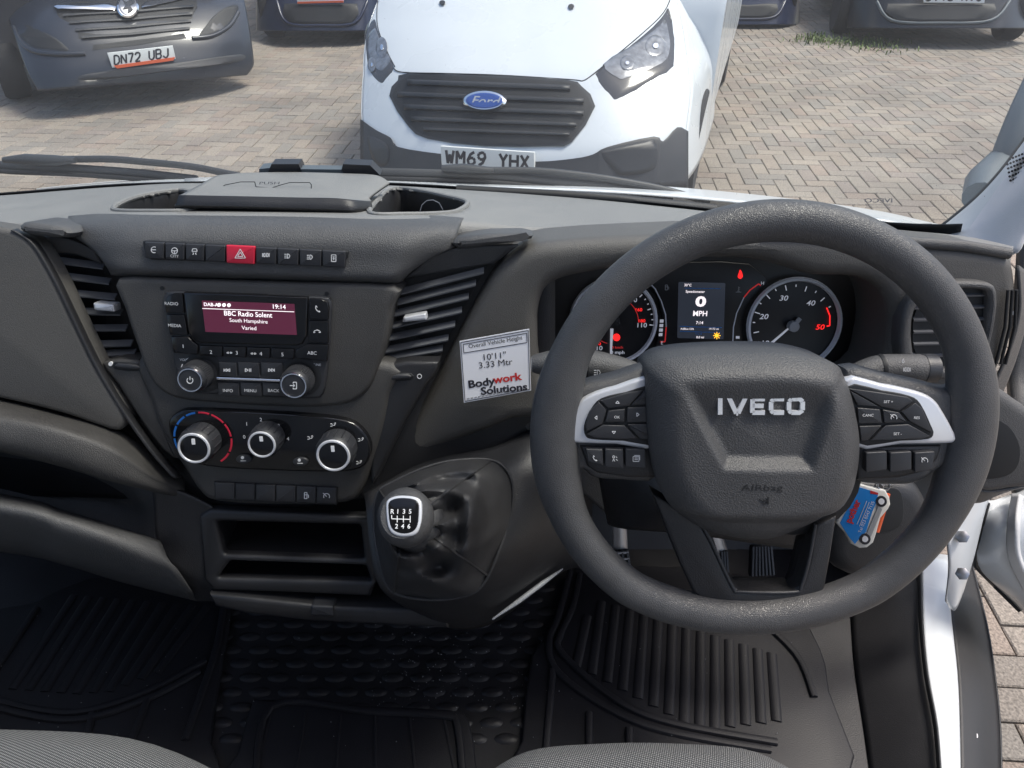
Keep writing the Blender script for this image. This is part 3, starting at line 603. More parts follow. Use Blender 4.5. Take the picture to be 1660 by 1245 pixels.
for i in range(9):
    for j in range(9):
        x, y = 1632 + i * 5 + j * 1.2, 252 + j * 6.5 + (4 - i) * 2
        if ((x - 1660) / 28) ** 2 + ((y - 275) / 30) ** 2 < 1 and x < 1668:
            o = P(x, y, 1.005 - (x - 1632) * .0009 + (275 - y) * .0002 - .002)
            lathe('grille_hole', o, CAM - o, [(.0016, -.004), (.0016, .0035)], 'black', ap, 8)
bx = [300, 470, 620, 800, 1000, 1200, 1400, 1500, 1580]; byy = [292, 285, 289, 293, 300, 316, 341, 362, 380]
patch('bonnet', [[P(x, y + 14, 1.22 - abs(x - 830) * .0001) for x, y in zip(bx, byy)], [P(x, y + 3, 1.36 - abs(x - 830) * .0002) for x, y in zip(bx, byy)], [P(x, y, 1.46 - abs(x - 830) * .0002) for x, y in zip(bx, byy)], [P(x, y + 10, 1.6) for x, y in zip(bx, byy)], [P(x, y + 60, 1.66) for x, y in zip(bx, byy)]], 'paint', cab, n=4)
lx = [60, 150, 250, 330]; ly = [308, 299, 292, 290]
patch('wing_edge', [[P(x, y + 10, 1.2) for x, y in zip(lx, ly)], [P(x, y, 1.42) for x, y in zip(lx, ly)], [P(x, y + 25, 1.55) for x, y in zip(lx, ly)]], 'paint', cab, n=4)
tube('scuttle_seal', [P(x, y, 1.19) for x, y in ((740, 309), (900, 317), (1000, 324), (1160, 340))], .009, 'black', cab)
# printed maker's mark on the glass
gp = Pl(1424, 332, 1.16, 40); mk_ = text('glass_mark', 'IVECO', 1424, 325, 6, gp, 0, 'ink', cab, sx=-1.7, bold=.02)
strokes('glass_mark_lines', [[(1402 + i, 331 + k * 3), (1444 - i * 2, 331 + k * 3)] for k, i in ((0, 0), (1, 2), (2, 0))], .8, gp, 0, 'ink', cab)
# floor, tunnel lining with moulded bumps, side walls
V, Fc = [], []; NX, NY = 150, 120
x0, x1, y0, y1 = -1.15, .78, -.3, 1.25
bump_c = []
for r in range(9):
    for k in range(26): bump_c.append(atz(372 + (k + .5 * (r % 2)) * 40 - r * 3, 1015 + r * 15, FL).xy)
bump_c = [Vector((-.62 + (k + .5 * (r % 2)) * .047, .60 + r * .026)) for r in range(13) for k in range(15)]
def floor_h(x, y):
    h = FL
    if y > .98: h += (y - .98) * 1.1
    return h
for j in range(NY + 1):
    for i in range(NX + 1):
        y = y0 + (y1 - y0) * j / NY; x = x0 + (.55 + max(0, y - .51) * .27 - x0) * i / NX; V.append(Vector((x, y, floor_h(x, y))))
for j in range(NY):
    for i in range(NX): a_ = j * (NX + 1) + i; Fc.append((a_, a_ + 1, a_ + NX + 2, a_ + NX + 1))
floor = mk('floor_lining', V, Fc, 'lining', cab)
V, Fc = [], []
for c in bump_c:
    b = len(V); K = 10
    for rr, h in ((1, 0), (.75, .0025), (.35, .0034)):
        for k in range(K):
            a_ = 2 * math.pi * k / K; V.append(Vector((c.x + .019 * rr * math.cos(a_), c.y + .0095 * rr * math.sin(a_), FL + h)))
    for r_ in (0, 1):
        for k in range(K): Fc.append((b + r_ * K + k, b + r_ * K + (k + 1) % K, b + (r_ + 1) * K + (k + 1) % K, b + (r_ + 1) * K + k))
    Fc.append(tuple(b + 2 * K + k for k in range(K)))
bo = mk('lining_bumps', V, Fc, 'lining', cab); bo['kind'] = 'stuff'
# unseen cab shell behind and beside the camera, added to block light
bxm = lambda nm, x0, x1, y0, y1, z0, z1, m: mk(nm, [Vector((x, y, z)) for x in (x0, x1) for y in (y0, y1) for z in (z0, z1)], [(0, 1, 3, 2), (4, 5, 7, 6), (0, 1, 5, 4), (2, 3, 7, 6), (0, 2, 6, 4), (1, 3, 7, 5)], m, cab, smooth=False)
bxm('bulkhead', -1.15, .62, -.62, -.58, FL, 2.42, 'trimwhite'); bxm('roof_panel', -1.15, .62, -.58, -.02, 2.42, 2.45, 'trimwhite'); bxm('side_panel', -1.19, -1.15, -.58, 1.0, FL, 1.30, 'dash')  # roof stops short to let skylight in; pale bulkhead bounces it
bxm('firewall', -1.15, .66, 1.06, 1.09, FL, 1.37, 'black'); bxm('footwell_side', .66, .68, .86, 1.09, FL, 1.34, 'dark')  # both added to keep light off the footwell floor
# right side: kick panel, painted sill, step rubber, door opening
def strip(name, L, Rr, m, thick=.004, n=4): return patch(name, [L, [a.lerp(b, .5) + Vector((0, 0, .004)) for a, b in zip(L, Rr)], Rr], m, cab, n=n, thick=thick)
K0 = [(1372, 905), (1378, 985), (1385, 1080), (1400, 1180), (1415, 1290)]; K1 = [(1494, 900), (1496, 1000), (1504, 1090), (1520, 1180), (1528, 1290)]
K2 = [(1538, 900), (1541, 985), (1552, 1090), (1556, 1180), (1558, 1290)]; K3 = [(1572, 905), (1598, 1010), (1612, 1100), (1620, 1180), (1622, 1290)]
z = lambda L, h: [atz(x, y, h) for x, y in L]
strip('kick_panel', z(K0, FL + .002), z(K1, FL + .055), 'dark'); strip('painted_sill', z(K1, FL + .06), z(K2, FL + .05), 'paint')
strip('step_rubber', z(K2, FL + .047), z(K3, FL + .01), 'dark')
patch('sill_side', [z(K3, FL + .01), [v + Vector((.01, 0, -.30)) for v in z(K3, FL)]], 'dark', cab)
strip('sill_seal', z([(x - 7, y) for x, y in K1], FL + .062), z([(x + 1, y) for x, y in K1], FL + .064), 'black')
o = atz(1576, 1194, FL + .03); lathe('sill_screw', o, Vector((0, 0, 1)), [(.006, 0), (.006, .006), (.003, .006), (.003, .004)], 'metal', cab, 16)
# door jamb: white pressed metal under the dash end
patch('door_jamb', [[P(1530, 800, 1.0), P(1580, 790, 1.02), P(1625, 765, 1.05)], [P(1535, 860, 1.02), P(1570, 850, 1.04), P(1600, 820, 1.07)], [P(1540, 920, 1.06), P(1560, 930, 1.09), P(1580, 900, 1.12)], [P(1532, 975, 1.13), P(1548, 990, 1.15), P(1562, 960, 1.17)]], 'paint', cab)
door = thing('open_door', P(1640, 900, 1.3), 'open white driver door, its rounded edge at the right margin', 'door')
patch('door_shell', [[P(1600, 815, 1.2), P(1640, 800, 1.22), P(1720, 760, 1.2)], [P(1585, 870, 1.22), P(1625, 850, 1.17), P(1720, 830, 1.15)], [P(1580, 915, 1.25), P(1625, 925, 1.2), P(1720, 940, 1.15)], [P(1612, 948, 1.3), P(1650, 985, 1.27), P(1720, 1060, 1.2)]], 'paint', door, thick=.01)
patch('door_seal', [[P(1640, 800, 1.19), P(1632, 850, 1.16), P(1634, 905, 1.17), P(1660, 960, 1.2)], [P(1652, 800, 1.17), P(1646, 850, 1.14), P(1650, 905, 1.15), P(1678, 960, 1.18)]], 'trimwhite', door, thick=.008)
patch('door_card', [[P(1662, 380, 1.2), P(1740, 330, 1.2)], [P(1656, 480, 1.2), P(1740, 450, 1.2)], [P(1640, 600, 1.22), P(1740, 600, 1.2)], [P(1645, 660, 1.2), P(1740, 640, 1.2)], [P(1640, 740, 1.2), P(1740, 720, 1.2)], [P(1650, 815, 1.22), P(1740, 815, 1.2)]], 'dash', door, thick=.02)
tube('door_edge_seal', [P(1600, 815, 1.195), P(1585, 870, 1.215), P(1580, 915, 1.245), P(1612, 948, 1.295), P(1655, 990, 1.27)], .005, 'dark', door, 8)
for y in (870, 930):
    o = P(1560, y, 1.03); lathe('hinge_bolt', o, CAM - o, [(.009, -.01), (.009, .004), (.005, .006)], 'metal', cab, 6)
# mirror outside
mir = tag(patch('door_mirror', [[P(1660, 125, 1.50), P(1700, 80, 1.5), P(1800, 20, 1.5)], [P(1630, 190, 1.48), P(1680, 170, 1.44), P(1800, 150, 1.44)], [P(1603, 262, 1.50), P(1640, 255, 1.46), P(1760, 240, 1.46)], [P(1606, 282, 1.54), P(1640, 272, 1.5), P(1760, 262, 1.5)]], 'mirror', None, n=5, thick=.03), 'grey back of the exterior door mirror outside the right pillar', 'mirror')
tube('mirror_arm', [P(1588, 320, 1.4), P(1596, 295, 1.45), P(1625, 262, 1.5)], [.03, .035, .03], 'mirror', mir)
# ================================================================ wipers
def wiper(label, armpts, bladepts, t):
    w_ = thing('windscreen_wiper', P(*armpts[-1], t), label, 'wiper', 'windscreen wipers')
    tube('arm', [P(p.x, p.y, t) for p in curve([(*p, 0) for p in armpts], 5)], .006, 'wiper', w_)
    b = tube('blade', [P(p.x, p.y, t + .012) for p in curve([(*p, 0) for p in bladepts], 5)], .0075, 'wiper', w_, flat=1.5)
    tube('blade_rubber', [P(p.x, p.y + 7, t + .004) for p in curve([(*p, 0) for p in bladepts], 5)], .004, 'black', b)
    return w_
w1 = wiper('wiper on the left of the glass, clip end at the far left', [(60, 258), (130, 258), (180, 258), (230, 262), (310, 270), (362, 280), (420, 292)], [(-160, 264), (-60, 266), (20, 272), (120, 276), (230, 284), (320, 294)], 1.30)
tube('clip', [P(6, 259, 1.285), P(40, 258, 1.285), P(90, 260, 1.285), P(122, 260, 1.285)], [.006, .011, .011, .006], 'wiper', w1, flat=.8)
w2 = wiper('wiper on the right below the white van plate', [(720, 274), (790, 276), (870, 277), (950, 285), (1020, 296), (1080, 308), (1150, 328)], [(560, 281), (680, 284), (790, 288), (900, 298), (1000, 308), (1090, 322)], 1.27)
tube('clip', [P(716, 272, 1.255), P(750, 273, 1.255), P(800, 276, 1.255)], [.006, .010, .006], 'wiper', w2, flat=.8)
# ================================================================ dashboard
S = Pl(405, 560, .77, 18)
dash = thing('dashboard', S.hit(430, 900) + Vector((0, .1, 0)), 'dark grey moulded van dashboard with centre stack, shelves and air vents', 'dashboard')
cols = [-500, -250, -100, 0, 112, 200, 300, 480, 620, 745, 860, 1000, 1235, 1440, 1560, 1640]
ny = [395, 380, 372, 366, 362, 354, 352, 353, 356, 362, 372, 370, 362, 384, 396, 411]
nY = [.62, .68, .72, .735, .73, .725, .72, .72, .72, .74, .79, .80, .80, .80, .79, .80]
nr = [atY(x, y, Y) for x, y, Y in zip(cols, ny, nY)]; fr = [atY(x, far_y(x) + 1, FARY(x)) for x in cols]
dtop = patch('dash_top', [fr, [a.lerp(b, .5) + Vector((0, 0, .006)) for a, b in zip(fr, nr)], [a.lerp(b, .1) + Vector((0, 0, .003)) for a, b in zip(nr, fr)], nr, [v + Vector((0, -.004, -.022)) for v in nr], [v + Vector((0, .03, -.05)) for v in nr]], 'dash_skylit', dash, n=12)
from mathutils.bvhtree import BVHTree
bv = BVHTree.FromPolygons([v.co + dtop.location for v in dtop.data.vertices], [tuple(p.vertices) for p in dtop.data.polygons])
def on_top(x, y):
    h = bv.ray_cast(CAM, ray(x, y).normalized())[0]; return h if h else atY(x, y, .74)
def dash_pocket(out, depth):
    o2 = [(p.x, p.y) for p in curve([(*p, 0) for p in out], 5, True)]
    def inside(x, y): return sum((o2[i - 1][1] > y) != (o2[i][1] > y) and x < (o2[i][0] - o2[i - 1][0]) * (y - o2[i - 1][1]) / (o2[i][1] - o2[i - 1][1]) + o2[i - 1][0] for i in range(len(o2))) % 2
    bm = bmesh.new(); bm.from_mesh(dtop.data)
    bmesh.ops.delete(bm, geom=[f for f in bm.faces if inside(*project(f.calc_center_median() + dtop.location)[:2])], context='FACES'); bm.to_mesh(dtop.data); bm.free()
    R0 = [on_top(x, y) for x, y in o2]; K = len(R0); c = sum(R0, Vector()) / K
    V = R0 + [v.lerp(c, .03) - Vector((0, 0, .006)) for v in R0] + [v.lerp(c, .10) - Vector((0, 0, depth)) for v in R0]
    Fc = [(r * K + i, r * K + (i + 1) % K, (r + 1) * K + (i + 1) % K, (r + 1) * K + i) for r in (0, 1) for i in range(K)] + [tuple(range(2 * K, 3 * K))]
    pk_ = mk('dash_pocket', V, Fc, 'dark', dash); tube('pocket_rim', R0 + [R0[0]], .0032, 'dash_skylit', pk_, 8); return pk_
# body behind everything in the lower dash
rows = [[S.hit(x, y, o) for x, y, o in r] for r in (
    [(-500, 400, -.06), (-100, 400, -.06), (150, 400, -.06), (400, 400, -.06), (700, 400, -.06), (900, 420, -.06)],
    [(-500, 560, -.07), (-100, 560, -.07), (150, 560, -.06), (400, 560, -.05), (700, 560, -.06), (900, 560, -.06)],
    [(-500, 700, -.06), (-100, 700, -.06), (190, 720, -.045), (400, 720, -.035), (660, 700, -.035), (900, 700, -.06)],
    [(-500, 780, -.10), (-100, 800, -.10), (240, 810, -.045), (400, 830, -.035), (640, 800, -.035), (900, 760, -.06)])]
patch('dash_core', rows, 'dark', dash)
# centre fascia upper shoulder
def sh(pts): return [S.hit(x, y, o) for x, y, o in pts]
patch('fascia_shoulder', [
    sh([(111, 350, -.075), (200, 344, -.085), (300, 345, -.07), (480, 347, -.07), (620, 350, -.07), (700, 349, -.08), (752, 353, -.08)]),
    sh([(110, 356, -.045), (200, 350, -.04), (300, 350, -.034), (480, 352, -.034), (620, 356, -.034), (700, 358, -.04), (746, 364, -.05)]),
    sh([(111, 366, -.03), (205, 366, -.016), (300, 364, -.012), (480, 366, -.012), (620, 370, -.012), (690, 374, -.016), (742, 378, -.035)]),
    sh([(122, 384, -.024), (208, 390, -.003), (300, 388, 0), (480, 390, 0), (620, 394, 0), (672, 398, -.004), (738, 400, -.03)]),
    sh([(150, 405, -.016), (205, 415, 0), (300, 417, .002), (480, 420, .002), (600, 424, .002), (652, 426, 0), (704, 416, -.02)]),
    sh([(172, 432, -.012), (205, 438, 0), (300, 440, .002), (480, 446, .002), (600, 450, .002), (640, 450, 0), (668, 440, -.016)]),
    sh([(180, 446, -.03), (205, 448, -.012), (300, 450, -.010), (480, 455, -.010), (600, 459, -.010), (636, 460, -.012), (650, 458, -.03)])], 'dash', dash, n=5)
plate('radio_surround', [(190, 452), (300, 453), (480, 458), (638, 464), (635, 500), (628, 548), (612, 600), (597, 632), (565, 655), (500, 662), (400, 658), (300, 650), (262, 636), (238, 608), (220, 560), (200, 500)], S, -.001, .05, .006, 'panel', dash, sm=3)
for x, y in ((263, 467), (530, 476)): lathe('fixing_hole', S.hit(x, y, -.0008), S.n, [(.0022, -.003), (.0022, .0004)], 'black', dash, 12)
# lower stack housing
plate('climate_housing', [(226, 575), (400, 570), (636, 590), (634, 640), (622, 700), (604, 755), (588, 795), (562, 818), (450, 822), (350, 816), (322, 800), (298, 765), (264, 710), (240, 650)], S, -.006, .045, .010, 'panel', dash, sm=3)
# vents
def vent(left, right, n, tab, wheel_px, dots, label=None, offs=-.03, tilt=0):
    out = left + right[::-1]
    v = plate('air_vent', out, S, offs - .03, .004, 0, 'black', dash)
    if label: v['label'] = label
    for k in range(n):
        f = (k + .6) / n
        def on(L): 
            s = f * (len(L) - 1); i = min(int(s), len(L) - 2); return Vector(L[i]).lerp(Vector(L[i + 1]), s - i)
        a, b = on(left), on(right); A0, B0 = S.hit(a.x, a.y, offs), S.hit(b.x, b.y, offs)
        bk = Vector((0, .009, .002)); th = Vector((0, .0, -.0016))
        V = [A0, B0, B0 + bk, A0 + bk, A0 + th, B0 + th, B0 + bk + th, A0 + bk + th]
        mk('slat', V, [(0, 1, 2, 3), (4, 5, 6, 7), (0, 1, 5, 4), (2, 3, 7, 6), (0, 3, 7, 4), (1, 2, 6, 5)], 'slat', v, smooth=False)
    plate('vent_tab', quad(*tab, .2), S, offs + .012, .014, .002, 'silver', v)
    wx, wy, a = wheel_px
    plate('vent_wheel_slot', [(wx - 21, wy - 6 + a), (wx + 21, wy - 6 - a), (wx + 22, wy + 5 - a), (wx - 20, wy + 6 + a)], S, offs + .0207, .012, .001, 'black', v, sm=2)
    plate('vent_wheel', [(wx - 17, wy - 4 + a * .8), (wx + 17, wy - 4 - a * .8), (wx + 18, wy + 3 - a * .8), (wx - 16, wy + 4 + a * .8)], S, offs + .0235, .012, .002, 'button', v, sm=2)
    for (x, y), fill in dots:
        if fill: plate('vent_mark', circ(x, y, 3.5, 10, 0, 324), S, offs + .0207, .002, 0, 'white', v)
        else: strokes('vent_mark', [circ(x, y, 3.5, 12)], 1.2, S, offs + .0205, 'white', v)
    return v
vent([(66, 408), (98, 460), (128, 520), (152, 572), (164, 590)], [(160, 420), (180, 470), (198, 520), (215, 570), (222, 586)], 8, ((150, 491), (184, 494), (186, 506), (152, 503)), (206, 595, -2), (((179, 590), 1), ((233, 600), 0)), 'left slatted air vent beside the passenger panel')
vent([(652, 466), (642, 500), (630, 540), (618, 580), (610, 596)], [(792, 430), (766, 470), (744, 515), (722, 560), (706, 588)], 8, ((654, 514), (690, 508), (692, 519), (652, 523)), (645, 612, 1), (((612, 614), 1), ((680, 610), 0)), 'middle slatted air vent beside the steering wheel')
plate('vent_surround', [(164, 588), (222, 584), (232, 606), (246, 640), (270, 690), (290, 745), (262, 730), (225, 680), (190, 625)], S, -.010, .03, .005, 'panel', dash, sm=2)
plate('vent_surround', [(607, 596), (712, 586), (690, 628), (660, 680), (628, 745), (604, 790), (600, 750), (606, 690), (612, 640)], S, -.010, .03, .005, 'dark', dash, sm=2)
plate('vent_lid', [(28, 366), (45, 360), (108, 370), (109, 386), (60, 384), (34, 378)], S, .0, .05, .008, 'dash', dash, sm=2)
plate('vent_lid', [(741, 384), (846, 378), (862, 388), (800, 398), (741, 404)], S, -.02, .05, .008, 'dash', dash, sm=2)
patch('vent_top_shade', [sh([(60, 384, -.03), (110, 388, -.03), (150, 405, -.03)]), sh([(70, 410, -.035), (120, 412, -.035), (165, 428, -.035)])], 'dash', dash)
patch('vent_top_shade', [sh([(700, 416, -.03), (745, 402, -.03), (840, 398, -.03)]), sh([(655, 452, -.04), (730, 440, -.04), (800, 428, -.04)])], 'dash', dash)
# passenger panel
plate('glove_panel', [(-500, 330), (-250, 345), (-100, 356), (0, 368), (34, 380), (62, 408), (92, 462), (122, 525), (158, 598), (190, 650), (202, 674), (200, 692), (186, 700), (150, 689), (96, 671), (0, 648), (-120, 625), (-500, 560)], S, -.002, .028, .007, 'mesh', dash, sm=3, seg=5)
ed = [(20, 374), (46, 390), (64, 412), (92, 462), (122, 525), (158, 598), (200, 668), (246, 733), (284, 776)]
patch('panel_edge', [[S.hit(x - 4, y - 1, -.0015) for x, y in ed], [S.hit(x + 2, y - 2, -.003) for x, y in ed], [S.hit(x + 9, y - 4, -.012) for x, y in ed], [S.hit(x + 13, y - 4, -.03) for x, y in ed]], 'dark', dash)
def lrow(pts): return sh(pts)
patch('passenger_ledge', [lrow([(-500, 560, -.02), (-120, 622, -.02), (0, 644, -.02), (96, 668, -.02), (190, 694, -.02), (262, 748, -.025), (300, 776, -.04)]),
    lrow([(-500, 585, .03), (-120, 650, .03), (0, 668, .03), (96, 688, .028), (185, 722, .02), (255, 772, -.0), (300, 790, -.03)]),
    lrow([(-500, 610, .045), (-120, 672, .045), (0, 690, .045), (96, 708, .042), (180, 740, .03), (250, 780, .005), (300, 797, -.03)]),
    lrow([(-500, 660, .045), (-120, 708, .045), (0, 727, .045), (96, 750, .042), (178, 776, .03), (248, 794, .005), (300, 806, -.03)]),
    lrow([(-500, 668, .0), (-120, 716, .0), (0, 733, .0), (96, 756, .0), (178, 780, .0), (248, 798, -.02), (300, 812, -.04)])], 'panel', dash)
patch('shelf_back', [lrow([(-500, 650, -.04), (0, 724, -.04), (120, 752, -.04), (200, 778, -.03), (258, 792, -.02)]), lrow([(-500, 700, -.09), (0, 765, -.09), (120, 790, -.08), (200, 818, -.06), (256, 840, -.025)]), lrow([(-500, 740, -.07), (0, 812, -.07), (120, 838, -.06), (200, 862, -.045), (254, 880, -.02)])], 'dash', dash)
patch('shelf_lip', [lrow([(-500, 726, -.06), (0, 800, -.06), (100, 826, -.06), (180, 850, -.05), (256, 874, -.03)]), lrow([(-500, 730, .02), (0, 806, .02), (100, 832, .02), (180, 855, .01), (262, 880, -.01)]), lrow([(-500, 748, .045), (0, 824, .045), (100, 850, .04), (180, 874, .03), (272, 904, 0)]), lrow([(-500, 775, .03), (0, 850, .03), (100, 876, .03), (190, 902, .02), (290, 930, -.005)]), lrow([(-500, 810, -.02), (0, 880, -.02), (100, 905, -.02), (200, 930, -.02), (310, 962, -.03)]), lrow([(-500, 830, -.12), (0, 895, -.12), (100, 915, -.12), (200, 945, -.1), (320, 975, -.08)])], 'dash', dash)
patch('shelf_end', [sh([(246, 786, -.015), (300, 800, -.02), (345, 822, -.022)]), sh([(250, 830, -.018), (300, 840, -.022), (345, 850, -.024)]), sh([(255, 876, -.018), (300, 890, -.022), (345, 890, -.024)]), sh([(285, 925, -.02), (320, 940, -.024), (345, 945, -.024)]), sh([(320, 975, -.05), (335, 975, -.04), (350, 975, -.03)])], 'dark', dash)
# trays and drawer
plate('tray_frame', [(322, 836), (340, 826), (470, 832), (604, 838), (612, 860), (612, 940), (600, 968), (470, 962), (345, 958), (330, 940)], S, -.018, .012, .005, 'dark', dash, holes=[quad((350, 846), (584, 852), (590, 908), (362, 900), .1), quad((372, 910), (592, 918), (602, 944), (352, 938), .15)])
for q, dpt in ((((346, 842), (588, 848), (594, 912), (358, 904)), .10), (((360, 908), (598, 916), (606, 948), (348, 942)), .07)):
    a = [S.hit(x, y, -.03) for x, y in q]; bk = [v + Vector((0, dpt, -.01)) for v in a]
    mk('tray_box', a + bk, [(4, 5, 6, 7), (0, 1, 5, 4), (1, 2, 6, 5), (2, 3, 7, 6), (3, 0, 4, 7)], 'dark', dash, smooth=False)
dr = plate('drawer', [(338, 964), (420, 972), (503, 981), (545, 985), (640, 988), (716, 990), (724, 1004), (728, 1020), (620, 1014), (500, 1008), (400, 996), (348, 984)], S, -.012, .06, .005, 'dark', dash)
plate('drawer_catch', quad((504, 982), (540, 984), (541, 1001), (503, 999), .2), S, -.008, .02, .003, 'button', dr)
# top clip holder (document hood) and pockets
H = Pl(440, 320, .80, 40)
def hrow(L): return [atY(x, y, Y) for x, y, Y in L]
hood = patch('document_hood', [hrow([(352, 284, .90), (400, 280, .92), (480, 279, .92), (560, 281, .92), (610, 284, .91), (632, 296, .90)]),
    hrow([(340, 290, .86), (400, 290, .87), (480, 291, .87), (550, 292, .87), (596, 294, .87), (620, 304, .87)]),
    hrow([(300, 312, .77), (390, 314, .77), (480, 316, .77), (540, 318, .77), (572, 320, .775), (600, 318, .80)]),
    hrow([(290, 316, .755), (390, 318, .753), (480, 320, .753), (540, 321, .753), (574, 324, .757), (602, 326, .79)])], 'dash_skylit', dash, n=5, thick=.004)
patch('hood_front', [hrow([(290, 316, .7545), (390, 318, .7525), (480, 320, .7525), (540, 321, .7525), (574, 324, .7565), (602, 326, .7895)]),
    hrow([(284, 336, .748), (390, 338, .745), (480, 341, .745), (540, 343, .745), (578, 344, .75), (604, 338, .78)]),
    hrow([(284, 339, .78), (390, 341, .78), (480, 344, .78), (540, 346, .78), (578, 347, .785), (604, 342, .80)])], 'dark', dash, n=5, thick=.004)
hpl = Pl(440, 303, .87, 72)
strokes('hood_lid_gap', [[(346, 312), (365, 300), (390, 295), (413, 295), (415, 303), (440, 305), (455, 300), (470, 296), (502, 296), (505, 300), (504, 316)]], 1.4, Pl(440, 305, .845, 66), .002, 'black', hood)
text('push_mark', 'PUSH', 437, 297, 5, Pl(440, 300, .858, 66), .002, 'ink', hood, sx=1.8)
def block(name, q, Y, dY, m, par):
    a = [atY(x, y, Y) for x, y in q]; b = [v + Vector((0, dY, 0)) for v in a]
    return mk(name, a + b, [(0, 1, 2, 3), (4, 5, 6, 7), (0, 1, 5, 4), (1, 2, 6, 5), (2, 3, 7, 6), (3, 0, 4, 7)], m, par, smooth=False)
block('clip_jaw', [(440, 266), (484, 266), (490, 281), (434, 281)], .93, .02, 'button', hood); block('clip_jaw', [(556, 266), (600, 268), (616, 284), (552, 282)], .93, .02, 'button', hood)
block('clip_bar', [(484, 274), (556, 275), (556, 281), (484, 280)], .93, .015, 'mirror', hood); block('clip_bar', [(420, 274), (440, 272), (440, 281), (420, 281)], .935, .02, 'mirror', hood)
dash_pocket([(186, 341), (198, 328), (240, 315), (300, 309), (320, 325), (310, 341), (240, 343)], .05)
pk = dash_pocket([(600, 346), (616, 320), (634, 306), (672, 308), (722, 318), (757, 328), (744, 341), (720, 346), (660, 348)], .05)
strokes('cup_ring', [[(681, 342), (684, 332), (692, 325), (702, 324), (712, 329), (718, 340)]], 1.3, Pl(700, 335, .86, 10), .0, 'grey', pk)
# driver side moulding with the instrument opening
D = Pl(900, 560, .80, 15)
hole = [(872, 530), (874, 500), (884, 472), (905, 457), (938, 448), (1000, 437), (1066, 427), (1137, 421), (1221, 423), (1278, 437), (1322, 449), (1393, 452), (1432, 475), (1446, 520), (1440, 575), (1415, 625), (1300, 660), (1000, 660), (900, 640), (876, 590)]
plate('driver_moulding', [(866, 397), (935, 389), (1000, 385), (1120, 380), (1235, 378), (1340, 382), (1440, 391), (1560, 399), (1635, 411), (1652, 440), (1654, 500), (1640, 560), (1616, 620), (1580, 690), (1500, 730), (1300, 760), (1000, 720), (860, 682), (790, 702), (730, 724), (680, 748), (640, 775), (610, 788), (628, 752), (662, 694), (704, 622), (742, 548), (772, 492), (800, 446), (828, 418)], D, 0, .09, .016, 'mesh', dash, holes=[hole], sm=3, seg=5)
tr = [(1240, 377), (1340, 381), (1440, 390), (1560, 398), (1636, 411)]
tube('moulding_ridge', [D.hit(x, y, -.004) for x, y in tr], .006, 'dash', dash)
plate('knee_panel', [(696, 744), (730, 722), (790, 700), (870, 680), (1000, 690), (1080, 760), (1060, 840), (1000, 850), (905, 770), (870, 790), (838, 790), (826, 762), (800, 744), (760, 740)], D, -.02, .03, .006, 'dash', dash, sm=2)
# right end vent
rv = plate('air_vent', [(1500, 480), (1530, 468), (1590, 468), (1606, 480), (1602, 540), (1584, 590), (1560, 600), (1490, 590), (1480, 520)], D, .003, .002, 0, 'black', dash, sm=2); rv['label'] = 'right slatted air vent behind the wheel rim'
for k in range(6):
    y = 478 + k * 19.5; A0 = D.hit(1482, y + 2, .006); B0 = D.hit(1603 - k * 2.2, y, .006); bk = Vector((0, .009, .002)); th = Vector((0, 0, -.0018))
    V = [A0, B0, B0 + bk, A0 + bk, A0 + th, B0 + th, B0 + bk + th, A0 + bk + th]
    mk('slat', V, [(0, 1, 2, 3), (4, 5, 6, 7), (0, 1, 5, 4), (2, 3, 7, 6), (0, 3, 7, 4), (1, 2, 6, 5)], 'slat', rv, smooth=False)
plate('vent_tab', quad((1560, 527), (1584, 526), (1584, 538), (1561, 539), .15), D, .018, .014, .002, 'silver', rv)
rim_o = curve([(x, y, 0) for x, y in [(1490, 470), (1525, 458), (1595, 458), (1618, 474), (1612, 540), (1592, 600), (1560, 616), (1470, 606), (1462, 520)]], 3, True); rim_i = curve([(x, y, 0) for x, y in [(1500, 482), (1530, 470), (1588, 470), (1604, 482), (1600, 540), (1582, 588), (1558, 598), (1490, 590), (1480, 520)]], 3, True)
plate('vent_rim', [(p.x, p.y) for p in rim_o], D, .014, .02, .005, 'dash', rv, holes=[[(p.x, p.y) for p in rim_i]])
for k in range(3):
    tube('demister_slot', [D.hit(1648 - k * 7, 470, .006), D.hit(1645 - k * 8, 530, .006), D.hit(1630 - k * 8, 590, .001)], .0016, 'black', rv)
patch('dash_end', [[D.hit(1652, 430, -.004), D.hit(1665, 440, -.05)], [D.hit(1655, 500, -.004), D.hit(1668, 500, -.05)], [D.hit(1640, 562, -.004), D.hit(1652, 570, -.05)], [D.hit(1612, 625, -.004), D.hit(1625, 640, -.05)], [D.hit(1575, 700, -.004), D.hit(1590, 720, -.05)]], 'dash', dash)
ch = plate('cup_holder', [(1570, 650), (1600, 622), (1650, 650), (1690, 690), (1690, 780), (1640, 796), (1590, 800), (1560, 770), (1556, 700)], D, -.012, .05, .012, 'dash', dash, sm=3)
plate('cup_well', [(1575, 690), (1600, 676), (1635, 690), (1654, 725), (1648, 760), (1620, 775), (1580, 772), (1565, 730)], D, -.0105, .004, .001, 'black', ch, sm=3)
patch('cup_holder_base', [[D.hit(1545, 780, -.02), D.hit(1600, 798, -.016), D.hit(1680, 785, -.02)], [D.hit(1540, 815, -.05), D.hit(1590, 815, -.05), D.hit(1620, 800, -.05)]], 'dash', dash)
